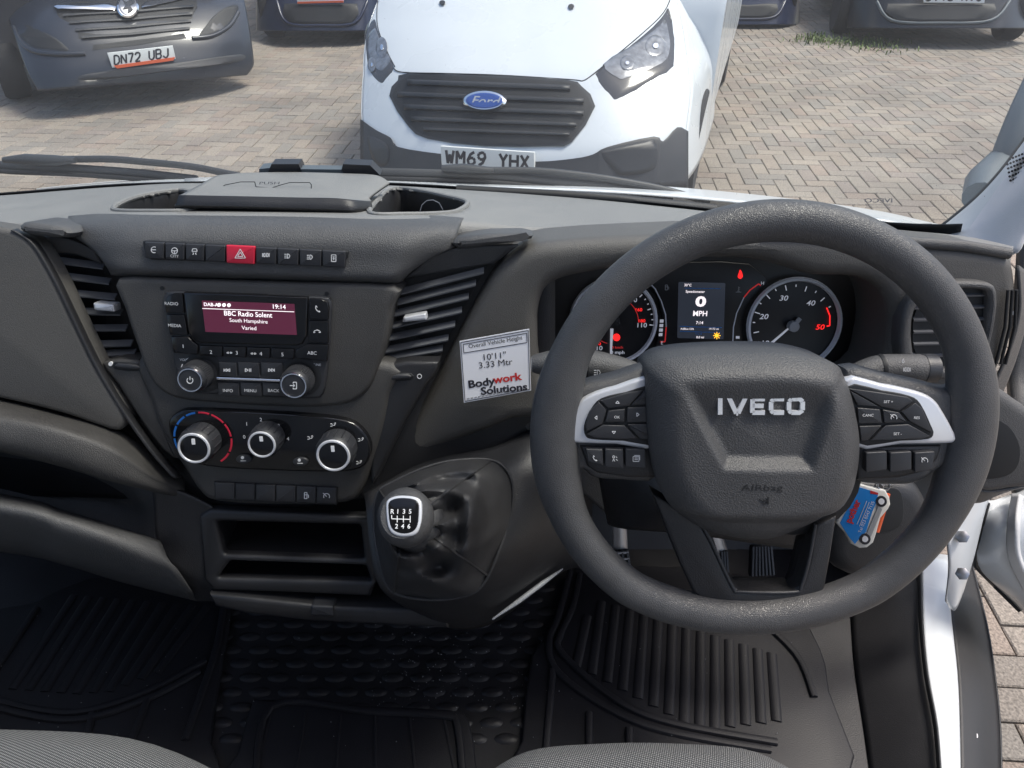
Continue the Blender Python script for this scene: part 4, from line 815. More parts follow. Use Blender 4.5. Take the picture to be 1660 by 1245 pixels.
# gear console
cx = lambda L: [P(x, y, t) for x, y, t in L]
patch('gear_console', [cx([(590, 800, .83), (690, 748, .85), (800, 724, .85), (880, 690, .86), (960, 690, .9)]), cx([(594, 830, .81), (690, 790, .82), (800, 775, .81), (888, 750, .83), (960, 750, .92)]), cx([(600, 890, .80), (690, 880, .80), (800, 870, .79), (900, 830, .84), (960, 820, .95)]), cx([(612, 945, .80), (690, 950, .80), (790, 935, .80), (908, 880, .87), (960, 880, 1.0)]), cx([(640, 975, .82), (710, 985, .83), (800, 975, .85), (912, 912, .92), (960, 910, 1.05)]), cx([(690, 1000, .90), (740, 1020, .92), (810, 1005, .95), (916, 925, 1.0), (960, 930, 1.1)])], 'dark', dash)
tube('console_edge_strip', [P(798, 1004, .87), P(840, 975, .885), P(880, 945, .90), P(912, 922, .92)], [.001, .003, .003, .001], 'grey', dash)
tube('cluster_underside', [P(1000, 690, .92), P(1200, 700, .93), P(1400, 690, .92)], .03, 'black', dash)
patch('knee_wall', [cx([(860, 660, .95), (1100, 660, 1.0), (1350, 660, 1.0), (1560, 680, .97)]), cx([(860, 740, .98), (1100, 760, 1.03), (1350, 760, 1.0), (1560, 760, .98)]), cx([(900, 810, 1.0), (1100, 830, 1.04), (1350, 850, 1.0), (1550, 850, 1.0)])], 'dark', dash)
tag_ = plate('ignition_shroud', [(1370, 790), (1420, 776), (1480, 782), (1508, 810), (1512, 850), (1490, 900), (1440, 935), (1380, 940), (1345, 900)], Pl(1430, 850, .80, 20), 0, .08, .02, 'dark', dash, sm=3)
plate('ignition_recess', [(1405, 800), (1440, 790), (1462, 800), (1464, 845), (1440, 862), (1405, 858)], Pl(1430, 850, .80, 20), .001, .004, .001, 'black', tag_, sm=3)
sh_ = patch('column_shroud', [cx([(965, 740, .86), (1040, 745, .80), (1120, 760, .78), (1380, 770, .80)]), cx([(975, 800, .87), (1040, 810, .80), (1120, 830, .78), (1370, 830, .80)]), cx([(985, 850, .90), (1015, 858, .84), (1130, 868, .82), (1350, 900, .84)])], 'dark', dash)
# ================================================================ switch strip with hazard button
A = 2.7
def sq(x0, x1, yt, yb, sl=.047, r=.06): return quad((x0, yt + (x0 - 400) * sl), (x1, yt + (x1 - 400) * sl), (x1 - 1, yb + (x1 - 400) * sl), (x0 + 1, yb + (x0 - 400) * sl), r)
sw = thing('switch_strip', S.hit(398, 410), 'row of nine dash switches with the red hazard button in the middle', 'switches')
plate('strip_frame', [(231, 391), (240, 390), (400, 398), (555, 405), (565, 408), (563, 418), (556, 429), (545, 432), (400, 426), (245, 421), (236, 415)], S, .0045, .02, .001, 'black', sw)
xs = [(234, 266), (267, 299), (300, 331), (332, 365), (366, 413), (414, 448), (449, 484), (485, 521), (522, 560)]
ic = ['eco', 'wheel', 'car', None, 'tri', 'lamp2', 'lamp', 'lamp', 'doc']
for i, ((a, b), k) in enumerate(zip(xs, ic)):
    bt = plate('hazard_button' if k == 'tri' else 'switch_button', sq(a, b, 400 if k != 'tri' else 399, 426.5 if k != 'tri' else 428), S, .008, .012, .0012, 'red' if k == 'tri' else 'button', sw)
    if k == 'tri': bt['label'] = 'red hazard warning button with triangle'
    cx0, cy0 = (a + b) / 2, 412 + ((a + b) / 2 - 400) * .047
    if k: strokes('symbol', icon(k, cx0, cy0, 8.5 if k == 'tri' else 6), 1.1, S, .0081, 'white', bt)
    if k == 'wheel': text('symbol_word', 'CITY', cx0, cy0 + 8.5, 4, S, .0081, 'white', bt, A)
# ================================================================ radio
rd = thing('car_radio', S.hit(402, 560), 'black car radio, purple display showing BBC Radio Solent, two round knobs', 'car radio')
plate('faceplate', [(264, 487), (268, 477), (280, 472), (400, 477), (520, 481), (534, 486), (537, 500), (534, 560), (527, 628), (520, 642), (505, 647), (400, 643), (318, 638), (296, 630), (288, 615), (279, 575)], S, .004, .03, .003, 'button', rd, sm=2)
plate('display_panel', [(297, 474), (400, 478), (499, 482), (497, 545), (490, 558), (480, 561), (400, 559), (325, 557), (312, 551), (305, 540)], S, .008, .012, .002, 'gloss', rd)
scn = plate('screen', [(327, 487.5), (477, 493), (481, 543), (333, 538)], S, .0088, .004, 0, 'radiolcd', rd)
text('screen_text', '19:14', 452, 497, 6.5, S, .009, 'lcdtext', scn, A, bold=.01); text('screen_text', 'DAB-A', 342, 493.5, 5, S, .009, 'lcdtext', scn, A, bold=.02)
for x in (355, 363, 371): plate('screen_dot', circ(x, 494.2 + (x - 355) * .04, 3.1, 10, 0, 324), S, .0092, .0005, 0, 'lcdtext', scn)
strokes('screen_rule', [[(328, 500), (477, 505.5)]], .9, S, .009, 'lcdtext', scn)
text('screen_text', 'BBC Radio Solent', 402, 509, 7.2, S, .009, 'lcdtext', scn, A, bold=.012, sx=.95); text('screen_text', 'South Hampshire', 403, 520, 5.6, S, .009, 'lcdtext', scn, A); text('screen_text', 'Varied', 404, 531.5, 5.8, S, .009, 'lcdtext', scn, A)
def rb(q, s, cxy, h=4.6, sym=None, m='gloss', off=.0075, par=None):
    b = plate('button', q, S, off, .008, .0008, m, par or rd)
    if s: text('legend', s, *cxy, h, S, off + .0001, 'white', b, A)
    if sym: strokes('symbol', icon(sym, *cxy, h), 1.1, S, off + .0001, 'white', b)
rb([(267, 490), (271, 480), (281, 475.5), (295, 476), (298, 508), (269, 507)], 'RADIO', (278, 492))
rb([(269, 510), (298, 511), (304, 543), (276, 543)], 'MEDIA', (283, 527.5))
rb([(277, 546), (305, 546), (312, 554), (320, 560), (320, 575), (281, 572)], '1', (297, 561), 5.5)
for i, (s, x) in enumerate((('2', 324), ('3', 362), ('4', 401), ('5', 440))):
    y = 564 + (x - 340) * .035; rb([(x, y - 3), (x + 36, y - 1.5), (x + 36, y + 15), (x, y + 13.5)], s, (x + 18 + (4 if s in '34' else 0), y + 7), 5.5)
    if s in '34': strokes('symbol', icon('arrows', x + 10, y + 7, 4), .8, S, .0076, 'white', rd)
rb([(480, 567), (488, 563), (497, 558), (532, 559), (530, 586), (480, 581)], 'ABC', (506, 572), 5)
rb([(502, 484), (520, 485), (531, 490), (533, 500), (532, 518), (501, 517)], None, (515, 501), 7, 'phone'); rb([(501, 520), (532, 521), (532, 556), (500, 555)], None, (514, 537), 7, 'hang')
for a, b, s in ((354, 383, 'prev'), (385, 420, 'play'), (422, 457, 'next')): rb(quad((a, 587), (b, 588.5), (b + 1, 611), (a + 2, 609), .05), None, ((a + b) / 2, 600), 6, s, 'button', .006)
for a, b, s in ((352, 387, 'INFO'), (389, 423, 'MENU'), (425, 462, 'BACK')): rb(quad((a, 620), (b, 621.5), (b + 1, 643), (a + 2, 641), .05), s, ((a + b) / 2, 633), 4.6, None, 'button', .006)
tube('chrome_bar', [S.hit(352, 613, .006), S.hit(405, 615, .006), S.hit(458, 617, .006)], .0016, 'chrome', rd)
def knob(par, x, y, rpx, h, sym=None, pointer=False, knurl=True, name='knob', h0=0):
    o, u, v, k = S.frame(x, y, h, A); r = rpx * k; n = S.n; b = S.hit(x, y, h) - n * (h - h0)
    kb = lathe(name, b, n, [(r * 1.22, 0), (r * 1.2, h - h0 - .004), (r * 1.06, h - h0 - .0008), (r * .9, h - h0 - .0008)], 'button', par, 48)
    if knurl:
        V, Fc = [], []
        for i in range(48 if knurl is True else knurl):
            a = 2 * math.pi * i / (48 if knurl is True else knurl); d = u * math.cos(a) + v * math.sin(a); t = n.cross(d) * (.0005 if knurl is True else .0009); c = len(V)
            for hh, rr in ((.002, 1.225), (h - h0 - .005, 1.205)):
                V += [b + n * hh + d * r * (rr - .01) + t, b + n * hh + d * r * (rr - .01) - t, b + n * hh + d * (r * rr + .0007)]
            Fc += [(c, c + 3, c + 5, c + 2), (c + 2, c + 5, c + 4, c + 1)]
        mk('grip_ribs', V, Fc, 'button', kb, smooth=False)
    ringm('chrome_ring', o - n * .0008, n, r * .88, r * 1.07, .0016, 'chrome' if not pointer else 'silver', kb)
    lathe('cap', o - n * .002, n, [(r * .9, 0), (r * .9, .0016), (r * .8, .002)], 'gloss' if pointer else 'button', kb, 40)
    if sym: strokes('symbol', icon(sym, x, y, rpx * .33), 1.3, S, h + .0002, 'white', kb)
    if pointer: plate('pointer', quad((x - 4, y - rpx * .62), (x + 1.5, y - rpx * .62), (x + 2.5, y - rpx * .25), (x - 3, y - rpx * .25), .1), S, h + .0006, .001, 0, 'white', kb)
    return kb
for x, y in ((330, 603), (487, 610)): ringm('knob_recess', S.hit(x, y, .004), S.n, .014, .022, .0008, 'black', rd)
knob(rd, 308, 616, 19.5, .028, 'power'); knob(rd, 476, 625, 20.5, .028, 'source')
for x, y, s in ((297, 583, 'VOL'), (513, 591, 'TUNE')): text('knob_legend', s, x, y, 3.6, S, .0042, 'white', rd, A)
strokes('knob_legend', [[(302, 583), (308, 579)], [(296, 590), (294, 596)], [(496, 588), (503, 592)], [(511, 598), (515, 605)]], 1.6, S, .0042, 'white', rd)
# ================================================================ climate panel
cl = thing('climate_panel', S.hit(437, 715), 'glossy black heater panel with three silver-ringed rotary knobs', 'heater controls')
plate('face', [(272, 692), (277, 677), (290, 668), (310, 665), (397, 668), (498, 674), (561, 682), (587, 698), (601, 723), (596, 749), (575, 763), (524, 766), (422, 763), (346, 758), (303, 748), (283, 728)], S, .004, .03, .003, 'gloss', cl, sm=3)
for x, y, r in ((314, 727, 25), (424, 721, 21.5), (540, 739, 26)): knob(cl, x, y, r, .030, None, True, 16, h0=.004)
o, u, v, k = S.frame(329, 712, .0045, 0); rr = .0305
for a0, a1, m in ((205, 178, 'blue'), (174, 150, 'blue'), (146, 122, 'blue'), (118, 98, 'blue'), (92, 70, 'red'), (66, 38, 'red'), (34, 6, 'red'), (2, -28, 'red'), (-32, -58, 'red')):
    ringm('temperature_mark', o, S.n, rr - .0011, rr + .0011, .0003, m, cl, 8, a1, a0)
for s, x, y in (('1', 400, 687), ('2', 423, 680), ('3', 452, 690), ('4', 467, 711), ('0', 396, 708)): text('fan_number', s, x, y, 5.5, S, .0042, 'white', cl, A)
for x, y, s in ((503, 710, 'fan'), (540, 689, 'fan'), (585, 713, 'fan'), (582, 750, 'fan')): strokes('airflow_mark', icon(s, x, y, 5), .9, S, .0042, 'white', cl)
for x, y in ((395, 745), (487, 749)):
    b = plate('oval_button', circ(x, y, 13, 16, 0, 337, 7), S, .007, .005, .001, 'button', cl); plate('lamp_dot', circ(x - 2, y - 3, 2.6, 10, 0, 324), S, .0073, .0005, 0, 'white', b); strokes('symbol', [[(x - 5, y + 2), (x + 4, y + 2)]], 1, S, .0071, 'white', b)
ls = thing('switch_row', S.hit(447, 800), 'row of six square switches under the heater panel, four blank', 'switches')
plate('row_frame', [(347, 781), (547, 790), (546, 819), (349, 811)], S, -.0045, .01, .001, 'black', ls)
for i in range(6):
    a = 348.5 + i * 33; y = 782.5 + i * 1.45
    b = plate('switch_button', quad((a, y), (a + 31.5, y + 1.4), (a + 31, y + 27), (a + .5, y + 25.6), .05), S, -.002, .008, .0008, 'button', ls)
    if i == 4: strokes('symbol', icon('fuel', a + 16, y + 15, 6), 1.1, S, -.0019, 'white', b)
    if i == 5: strokes('symbol', icon('speed', a + 16, y + 15, 6), 1.1, S, -.0019, 'white', b)
# ================================================================ instrument cluster
CL = Pl(1137, 500, .875, 20)
ic_ = thing('instrument_cluster', CL.hit(1137, 520), 'instrument cluster with two white-ringed dials and a central MPH screen', 'gauges')
plate('housing', [(850, 480), (900, 420), (1100, 400), (1300, 415), (1480, 440), (1490, 640), (1300, 680), (1000, 680), (860, 640)], CL, -.012, .02, .0, 'dial', ic_)
def dial(x, y, r, nm):
    o, u, v, k = CL.frame(x, y, .002); rm = r * k
    d = lathe(nm, CL.hit(x, y, -.012), CL.n, [(rm * 1.0, 0), (rm * .98, .010), (.001, .0102)], 'dial', ic_, 48)
    ringm('dial_ring', CL.hit(x, y, 0), CL.n, rm * .925, rm * 1.02, .005, 'ring', d); return d, rm
dr_, rm = dial(1287, 526, 76, 'rev_counter'); dl, rm2 = dial(994, 521, 71, 'speedometer')
pt = lambda cx, cy, r, a: (cx + r * math.cos(R(a)), cy - r * .97 * math.sin(R(a)))
strokes('dial_ticks', [[pt(1287, 526, 66 - (8 if i % 2 == 0 else 3), 222 - i * 15), pt(1287, 526, 67, 222 - i * 15)] for i in range(14)], 1.6, CL, .0002, 'dialwhite', dr_)
strokes('red_zone', [[pt(1287, 526, 60, 28), pt(1287, 526, 60, 14), pt(1287, 526, 58, -2), pt(1287, 526, 53, -3)]], 2, CL, .0002, 'redglow', dr_)
for s, x, y, m in (('10', 1239, 556, 'dialwhite'), ('20', 1238, 513, 'dialwhite'), ('30', 1270, 483, 'dialwhite'), ('40', 1314, 491, 'dialwhite'), ('50', 1329, 530, 'redglow')): text('numeral', s, x, y, 7.5, CL, .0002, m, dr_, sx=1.2, bold=.012, shear=.15)
text('numeral', 'rpm x100', 1293, 571, 3.6, CL, .0002, 'grey', dr_)
V = [CL.hit(1290, 522, .006), CL.hit(1281, 532, .006), CL.hit(1238, 570, .006), CL.hit(1236, 567, .006)]; mk('needle', V + [v - CL.n * .002 for v in V], [(0, 1, 2, 3), (0, 1, 5, 4), (1, 2, 6, 5), (2, 3, 7, 6), (3, 0, 4, 7)], 'dialwhite', dr_, smooth=False)
lathe('needle_hub', CL.hit(1284, 528, .002), CL.n, [(.0065, 0), (.006, .008), (.001, .009)], 'grey', dr_, 24); plate('needle_tail', quad((1286, 525), (1295, 514), (1300, 518), (1290, 530), .1), CL, .005, .002, 0, 'grey', dr_)
strokes('dial_ticks', [[pt(994, 521, 62 if i % 3 else 59, 265 - i * 8.2), pt(994, 521, 65, 265 - i * 8.2)] for i in range(34)], 1.6, CL, .0002, 'dialwhite', dl)
strokes('red_scale', [[pt(994, 521, 41, 90 - i * 9) for i in range(11)], [pt(994, 521, 38, 215 + i * 8) for i in range(6)]], 1, CL, .0002, 'redprint', dl)
for s, x, y, m, h in (('90', 1027, 486, 'dialwhite', 6.5), ('110', 1040, 527, 'dialwhite', 6.5), ('10', 971, 564, 'dialwhite', 6.5), ('0 mph', 1001, 571, 'dialwhite', 5), ('140', 1016, 483, 'redglow', 4.5), ('160', 1035, 502, 'redglow', 4.5), ('180', 1040, 520, 'redglow', 4.5), ('20', 970, 557, 'redglow', 4.5), ('0 km/h', 1001, 563, 'redprint', 3.6)): text('numeral', s, x, y, h, CL, .0002, m, dl, sx=1.15, bold=.012)
V = [CL.hit(x, y, .006) for x, y in ((989.5, 533), (994.5, 533), (991.5, 578), (989, 578))]; mk('needle', V + [v - CL.n * .002 for v in V], [(0, 1, 2, 3), (0, 1, 5, 4), (1, 2, 6, 5), (2, 3, 7, 6), (3, 0, 4, 7)], 'dialwhite', dl, smooth=False)
lathe('needle_hub', CL.hit(995, 520, .002), CL.n, [(.007, 0), (.0065, .008), (.001, .009)], 'black', dl, 24)
plate('brake_lamp', circ(999.5, 547, 6, 12, 0, 330), CL, .0006, .0005, 0, 'redglow', dl)
mid_ = plate('centre_panel', [(1040, 450), (1062, 432), (1110, 425), (1170, 424), (1215, 428), (1240, 448), (1245, 460), (1210, 500), (1202, 560), (1062, 562), (1076, 520), (1066, 480)], CL, -.006, .004, .001, 'dial', ic_)
scr = plate('trip_screen', quad((1100, 457), (1176, 459), (1173, 550), (1098, 548), .03), CL, -.005, .002, 0, 'lcd', ic_)
for s, x, y, h, m, b in (('30°C', 1115, 462, 3.6, 'lcdtext', .01), ('Speedometer', 1127, 472.5, 3.6, 'lcdtext', .01), ('0', 1136, 488.5, 14, 'lcdtext', .04), ('MPH', 1135, 508, 7.5, 'lcdtext', .02), ('7:14', 1134, 523, 4.4, 'lcdtext', .01), ('AdBlue 53%', 1114, 533, 2.8, 'lcdtext', 0), ('19172 mi', 1157, 533, 2.8, 'lcdtext', 0), ('Trip A', 1132, 541, 2.8, 'blue', 0), ('0.0 mi', 1135, 546.5, 3.2, 'lcdtext', .01)): text('screen_text', s, x, y, h, CL, -.0048, m, scr, 1, sx=1.5 if s == '0' else 1, bold=b)
strokes('screen_rule', [[(1110, 467), (1168, 468)], [(1102, 529), (1170, 531)], [(1102, 537), (1168, 539)]], 1, CL, -.0048, 'blue', scr)
plate('glow_lamp', circ(1162, 544, 3.2, 10, 0, 324), CL, -.0046, .0004, 0, 'amber', scr); strokes('glow_rays', [[pt(1162, 544, 3.6, a), pt(1162, 544, 6, a)] for a in range(0, 360, 45)], 1.2, CL, -.0047, 'amber', scr)
strokes('fuel_arc', [[(1045, 460), (1050, 456), (1062, 468), (1072, 488), (1079, 510), (1080, 530)]], 1.8, CL, -.0058, 'ring', mid_); strokes('fuel_low_arc', [[(1080, 530), (1078, 554), (1070, 554)]], 1.8, CL, -.0058, 'redprint', mid_)
strokes('heat_arc', [[(1188, 553), (1189, 530), (1194, 508), (1206, 482)]], 1.8, CL, -.0058, 'ring', mid_); strokes('heat_high_arc', [[(1206, 482), (1216, 470), (1230, 460), (1233, 463)]], 1.8, CL, -.0058, 'redprint', mid_)
for k in range(4): plate('fuel_bar', [(1070 - k * .6, 518 + k * 7.3), (1076 - k * .6, 518 + k * 7.3), (1075.5 - k * .6, 523 + k * 7.3), (1069.5 - k * .6, 523 + k * 7.3)], CL, -.0056, .0003, 0, 'dialwhite', mid_)
plate('heat_bar', [(1193, 545), (1199, 545), (1199, 549), (1193, 549)], CL, -.0056, .0003, 0, 'dialwhite', mid_)
for s, x, y in (('F', 1046, 454), ('E', 1073, 555.5), ('C', 1193, 557), ('H', 1236, 459)): text('gauge_letter', s, x, y, 5, CL, -.0058, 'dialwhite', mid_)
strokes('gauge_symbol', icon('fuel', 1081, 466, 5) + icon('temp', 1197, 469, 5), .9, CL, -.0058, 'grey', mid_)
plate('belt_lamp', [(1196, 449), (1198, 442), (1200, 437), (1203, 442), (1204, 449), (1200, 452)], CL, -.0052, .0005, 0, 'redglow', ic_, sm=2)
# ================================================================ stalks
def stalk(label, pts, rad, bands, marks, plp):
    th = thing('column_stalk', P(*pts[-1]), label, 'stalk', 'steering column stalks')
    Q = curve([P(*p) for p in pts], 6); rr = [lin([(i / (len(rad) - 1), r) for i, r in enumerate(rad)], i / (len(Q) - 1)) for i in range(len(Q))]
    a = tube('lever', Q, rr, 'dash', th, 24)
    for f0, f1, m, k in bands:
        i0, i1 = int(f0 * (len(Q) - 1)), int(f1 * (len(Q) - 1)) or 1
        tube('collar', [Q[i0].lerp(Q[i1], j / 3) for j in range(4)], [rr[i0] * k, rr[i0] * k * 1.01, rr[i1] * k * 1.01, rr[i1] * k], m, th, 28)
    for kind, x, y, s in marks: strokes('symbol', icon(kind, x, y, s), 1.0, plp, 0, 'white', a)
    return th
stalk('left stalk with indicator and headlamp symbols behind the wheel', [(862, 590, .74), (905, 590, .74), (955, 593, .735), (1010, 602, .735), (1070, 618, .74)], [.008, .0155, .0165, .0135, .008], [(0, .12, 'silver', .9), (.34, .36, 'black', 1.03), (.49, .51, 'black', 1.02)], [('arrows', 944, 592, 7), ('lamp', 969, 604, 7)], Pl(950, 595, .713, 15))
stalk('right stalk with wiper symbols and ribbed end', [(1515, 598, .73), (1480, 598, .73), (1430, 598, .735), (1400, 604, .735), (1360, 618, .74)], [.0135, .0145, .0145, .0125, .009], [(0, .2, 'button', 1.03), (.46, .47, 'black', 1.04), (.54, .55, 'black', 1.04)], [('drop', 1464, 585, 4), ('lamp2', 1470, 599, 6)], Pl(1470, 600, .711, 15))
# ================================================================ steering wheel
WP = Pl(1235, 706, .628, 22)
stw = thing('steering_wheel', WP.hit(1235, 706), 'black leather steering wheel with airbag cover and silver button bezels', 'steering wheel')
wo, wu, wv, wk = WP.frame(1235, 706); wn = WP.n
V, Fc = [], []; NS, NT = 160, 24
for i in range(NS):
    a = 2 * math.pi * i / NS; ca_, sa_ = math.cos(a), math.sin(a)
    Rm = .1782; yy = sa_ * Rm
    if sa_ < -.80: yy = -.80 * Rm - (abs(sa_) - .80) * Rm * .80          # slightly flattened foot
    side = math.exp(-((abs(ca_) - 1) / .06) ** 2) * (1 if sa_ > -.5 else .5); r1 = .0166 + .004 * side; r2 = .0162 + .001 * side
    cpt = wo + wu * (ca_ * Rm) + wv * yy; rad = (wu * ca_ + wv * sa_)
    for j in range(NT):
        t = 2 * math.pi * j / NT; V.append(cpt + rad * (r1 * math.cos(t) - .002 * side) + wn * (r2 * math.sin(t)))
for i in range(NS):
    for j in range(NT): Fc.append((i * NT + j, ((i + 1) % NS) * NT + j, ((i + 1) % NS) * NT + (j + 1) % NT, i * NT + (j + 1) % NT))
mk('rim', V, Fc, 'leather', stw)
plate('spoke_pad', [(880, 628), (920, 634), (955, 622), (1000, 611), (1065, 598), (1080, 680), (1070, 775), (1010, 782), (965, 778), (945, 765), (930, 770), (885, 740), (870, 690)], WP, .004, .022, .009, 'leather', stw, sm=3, seg=4)
plate('spoke_pad', [(1595, 625), (1550, 634), (1500, 622), (1450, 612), (1375, 600), (1370, 680), (1380, 775), (1460, 790), (1500, 782), (1525, 766), (1545, 775), (1590, 740), (1600, 690)], WP, .004, .022, .009, 'leather', stw, sm=3, seg=4)
Lb = [(1066, 616), (1000, 627), (955, 642), (935, 660), (918, 700), (922, 714), (935, 719), (1000, 721), (1066, 722)]
Li = [(1066, 629), (1015, 636), (975, 646), (958, 664), (947, 690), (950, 708), (965, 713), (1010, 715), (1066, 716)]
Rb = [(1372, 618), (1430, 623), (1490, 636), (1515, 648), (1530, 668), (1550, 705), (1549, 716), (1535, 720), (1460, 721), (1385, 723)]
Ri = [(1372, 628), (1430, 633), (1475, 642), (1493, 655), (1510, 690), (1514, 703), (1505, 712), (1460, 715), (1385, 717)]
for nm, ob, inr in (('left', Lb, Li), ('right', Rb, Ri)):
    plate('silver_bezel', ob, WP, .010, .012, .003, 'silver', stw, sm=3)
    plate('button_bed', inr, WP, .0112, .006, .001, 'black', stw, sm=3)
plate('lower_pod', [(940, 723), (1066, 724), (1066, 775), (1020, 776), (968, 768), (952, 757)], WP, .007, .02, .004, 'dark', stw)
plate('lower_pod', [(1386, 724), (1528, 722), (1522, 745), (1505, 764), (1460, 776), (1390, 780)], WP, .007, .02, .004, 'dark', stw)
def wb(q, s=None, c=None, h=4.2, sym=None, m='button', r=.08):
    b = plate('button', quad(*q, r) if len(q) == 4 else q, WP, .0135, .006, .0008, m, stw)
    if s: text('legend', s, *c, h, WP, .0137, 'white', b)
    if sym: strokes('symbol', icon(sym, *c, h), .9, WP, .0137, 'white', b)
wb([(974, 650), (1018, 637), (1042, 633), (1020, 658), (986, 662)], sym='up', c=(1001, 652), h=5); wb([(956, 668), (971, 652), (983, 665), (977, 687), (951, 700), (949, 690)], sym='left', c=(966, 677), h=5)
wb([(952, 704), (978, 689), (1012, 690), (1034, 711), (1000, 712), (965, 710)], sym='down', c=(995, 701), h=5); wb(((986, 666), (1013, 663), (1012, 684), (981, 685)), 'OK', (1000, 676), 4)
wb(((1017, 661), (1064, 658), (1064, 684), (1016, 685)), sym='right', c=(1034, 672), h=5); wb([(1023, 657), (1046, 633), (1064, 630), (1064, 655)]); wb([(1016, 688), (1064, 687), (1064, 713), (1038, 712)])
wb([(1376, 630), (1430, 637), (1472, 644), (1480, 650), (1458, 666), (1430, 660)], 'SET +', (1440, 651), 4); wb([(1484, 653), (1495, 662), (1512, 702), (1476, 684), (1462, 668)], 'RES', (1486, 677), 4)
wb([(1473, 688), (1508, 707), (1495, 712), (1412, 714), (1436, 690)], 'SET -', (1455, 703), 4); wb(((1431, 664), (1458, 669), (1471, 685), (1434, 686)), sym='speed', c=(1449, 677), h=6)
wb(((1390, 661), (1427, 664), (1430, 686), (1392, 687)), 'CANC', (1407, 673), 4); wb([(1378, 633), (1424, 659), (1390, 657)]); wb([(1393, 691), (1430, 690), (1407, 714), (1396, 715)])
for a, b, s in ((950, 977, 'phone'), (981, 1010, 'voice'), (1014, 1046, 'note')): wb(((a, 728), (b, 729), (b + 1, 760 if a > 960 else 755), (a + (3 if a < 960 else 0), 757 if a > 960 else 748)), sym=s, c=((a + b) / 2 + 1, 743), h=6)
for a, b, s in ((1404, 1438, None), (1443, 1478, None), (1483, 1516, 'speed')): wb(((a, 734), (b, 732), (b - (4 if s else 0), 762), (a, 766)), sym=s, c=(1499, 747), h=6)
# airbag cover: domed pad with the V-shaped recess
hub_px = [(1050, 600), (1064, 588), (1085, 580), (1130, 574), (1208, 571), (1285, 573), (1336, 583), (1360, 594), (1369, 610), (1381, 640), (1392, 690), (1395, 724), (1391, 768), (1378, 808), (1345, 846), (1275, 878), (1227, 884), (1166, 874), (1122, 853), (1085, 818), (1064, 775), (1053, 720), (1049, 660), (1048, 620)]
hub_off = .030
ring = [WP.hit(p.x, p.y, hub_off - .012) for p in curve([(*p, 0) for p in hub_px], 6, True)]
L2 = [Vector(((p - wo).dot(wu), (p - wo).dot(wv))) for p in ring]
to2 = lambda x, y: Vector(((WP.hit(x, y, hub_off) - wo).dot(wu), (WP.hit(x, y, hub_off) - wo).dot(wv)))
Vo = [to2(*p) for p in ((1104, 622), (1172, 748), (1306, 750), (1352, 622), (1340, 604), (1116, 604))]
def sdist(p, poly):
    ins = False; d = 9; k = len(poly)
    for i in range(k):
        a, b = poly[i - 1], poly[i]; e = b - a; t = max(0, min(1, (p - a).dot(e) / e.dot(e))); d = min(d, (p - a - e * t).length)
        if (a.y > p.y) != (b.y > p.y) and p.x < (b.x - a.x) * (p.y - a.y) / (b.y - a.y) + a.x: ins = not ins
    return d if ins else -d
ss = lambda t: (lambda x: x * x * (3 - 2 * x))(max(0, min(1, t)))
cc = sum(L2, Vector((0, 0))) / len(L2); K = len(L2); NR = 44; V, Fc = [], []
top_y = to2(1220, 604).y
for r in range(NR + 1):
    f = 1 - (1 - r / NR) ** 1.0
    for p in L2:
        q = cc + (p - cc) * f; ed = (1 - f)
        h = hub_off - .014 + .022 * (1 - (1 - min(1, ed / .30)) ** 2.2) + .006 * ed
        sd = sdist(q, Vo); fade = ss((top_y - q.y) / .040)
        h -= .011 * ss((sd + .005) / .012) * fade
        lowr = to2(1230, 838).y
        h -= .010 * ss((lowr - q.y + .006) / .014)
        V.append(wo + wu * q.x + wv * q.y + wn * h)
for r in range(NR):
    for i in range(K): j = (i + 1) % K; Fc.append((r * K + i, r * K + j, (r + 1) * K + j, (r + 1) * K + i))
b0 = len(V)
for p in L2: V.append(wo + wu * p.x + wv * p.y - wn * .03)
for i in range(K): j = (i + 1) % K; Fc.append((NR * K + i, NR * K + j, b0 + j, b0 + i))
hubo = mk('airbag_cover', V, Fc, 'hub', stw)
hl = lambda x, y: WP
y0_, y1_ = 645.5, 667.5
for ln in ([[(1166, y0_ - 3), (1166, y1_ + 3)]], [[(1180, y0_ - 3), (1192, y1_ + 1), (1195, y1_ + 1), (1207, y0_ - 3)]], [[(1238, y0_), (1218, y0_), (1218, y1_), (1238, y1_)], [(1218, 656.5), (1236, 656.5)]], [[(1269, y0_), (1252, y0_), (1248, y0_ + 4), (1248, y1_ - 4), (1252, y1_), (1269, y1_)]], [[(1290, y0_), (1281, y0_), (1277, y0_ + 4), (1277, y1_ - 4), (1281, y1_), (1294, y1_), (1299, y1_ - 4), (1299, y0_ + 4), (1294, y0_), (1289, y0_)]]):
    strokes('badge_letter', ln, 7.2, WP, .0325, 'badge', hubo, h=.003)
text('embossed_word', 'AIRbag', 1235, 790, 9.5, WP, .0412, 'black', hubo, sx=1.55, h=.0008); strokes('embossed_horn', icon('horn', 1238, 811, 8), 1.5, WP, .0408, 'black', hubo, h=.0008)
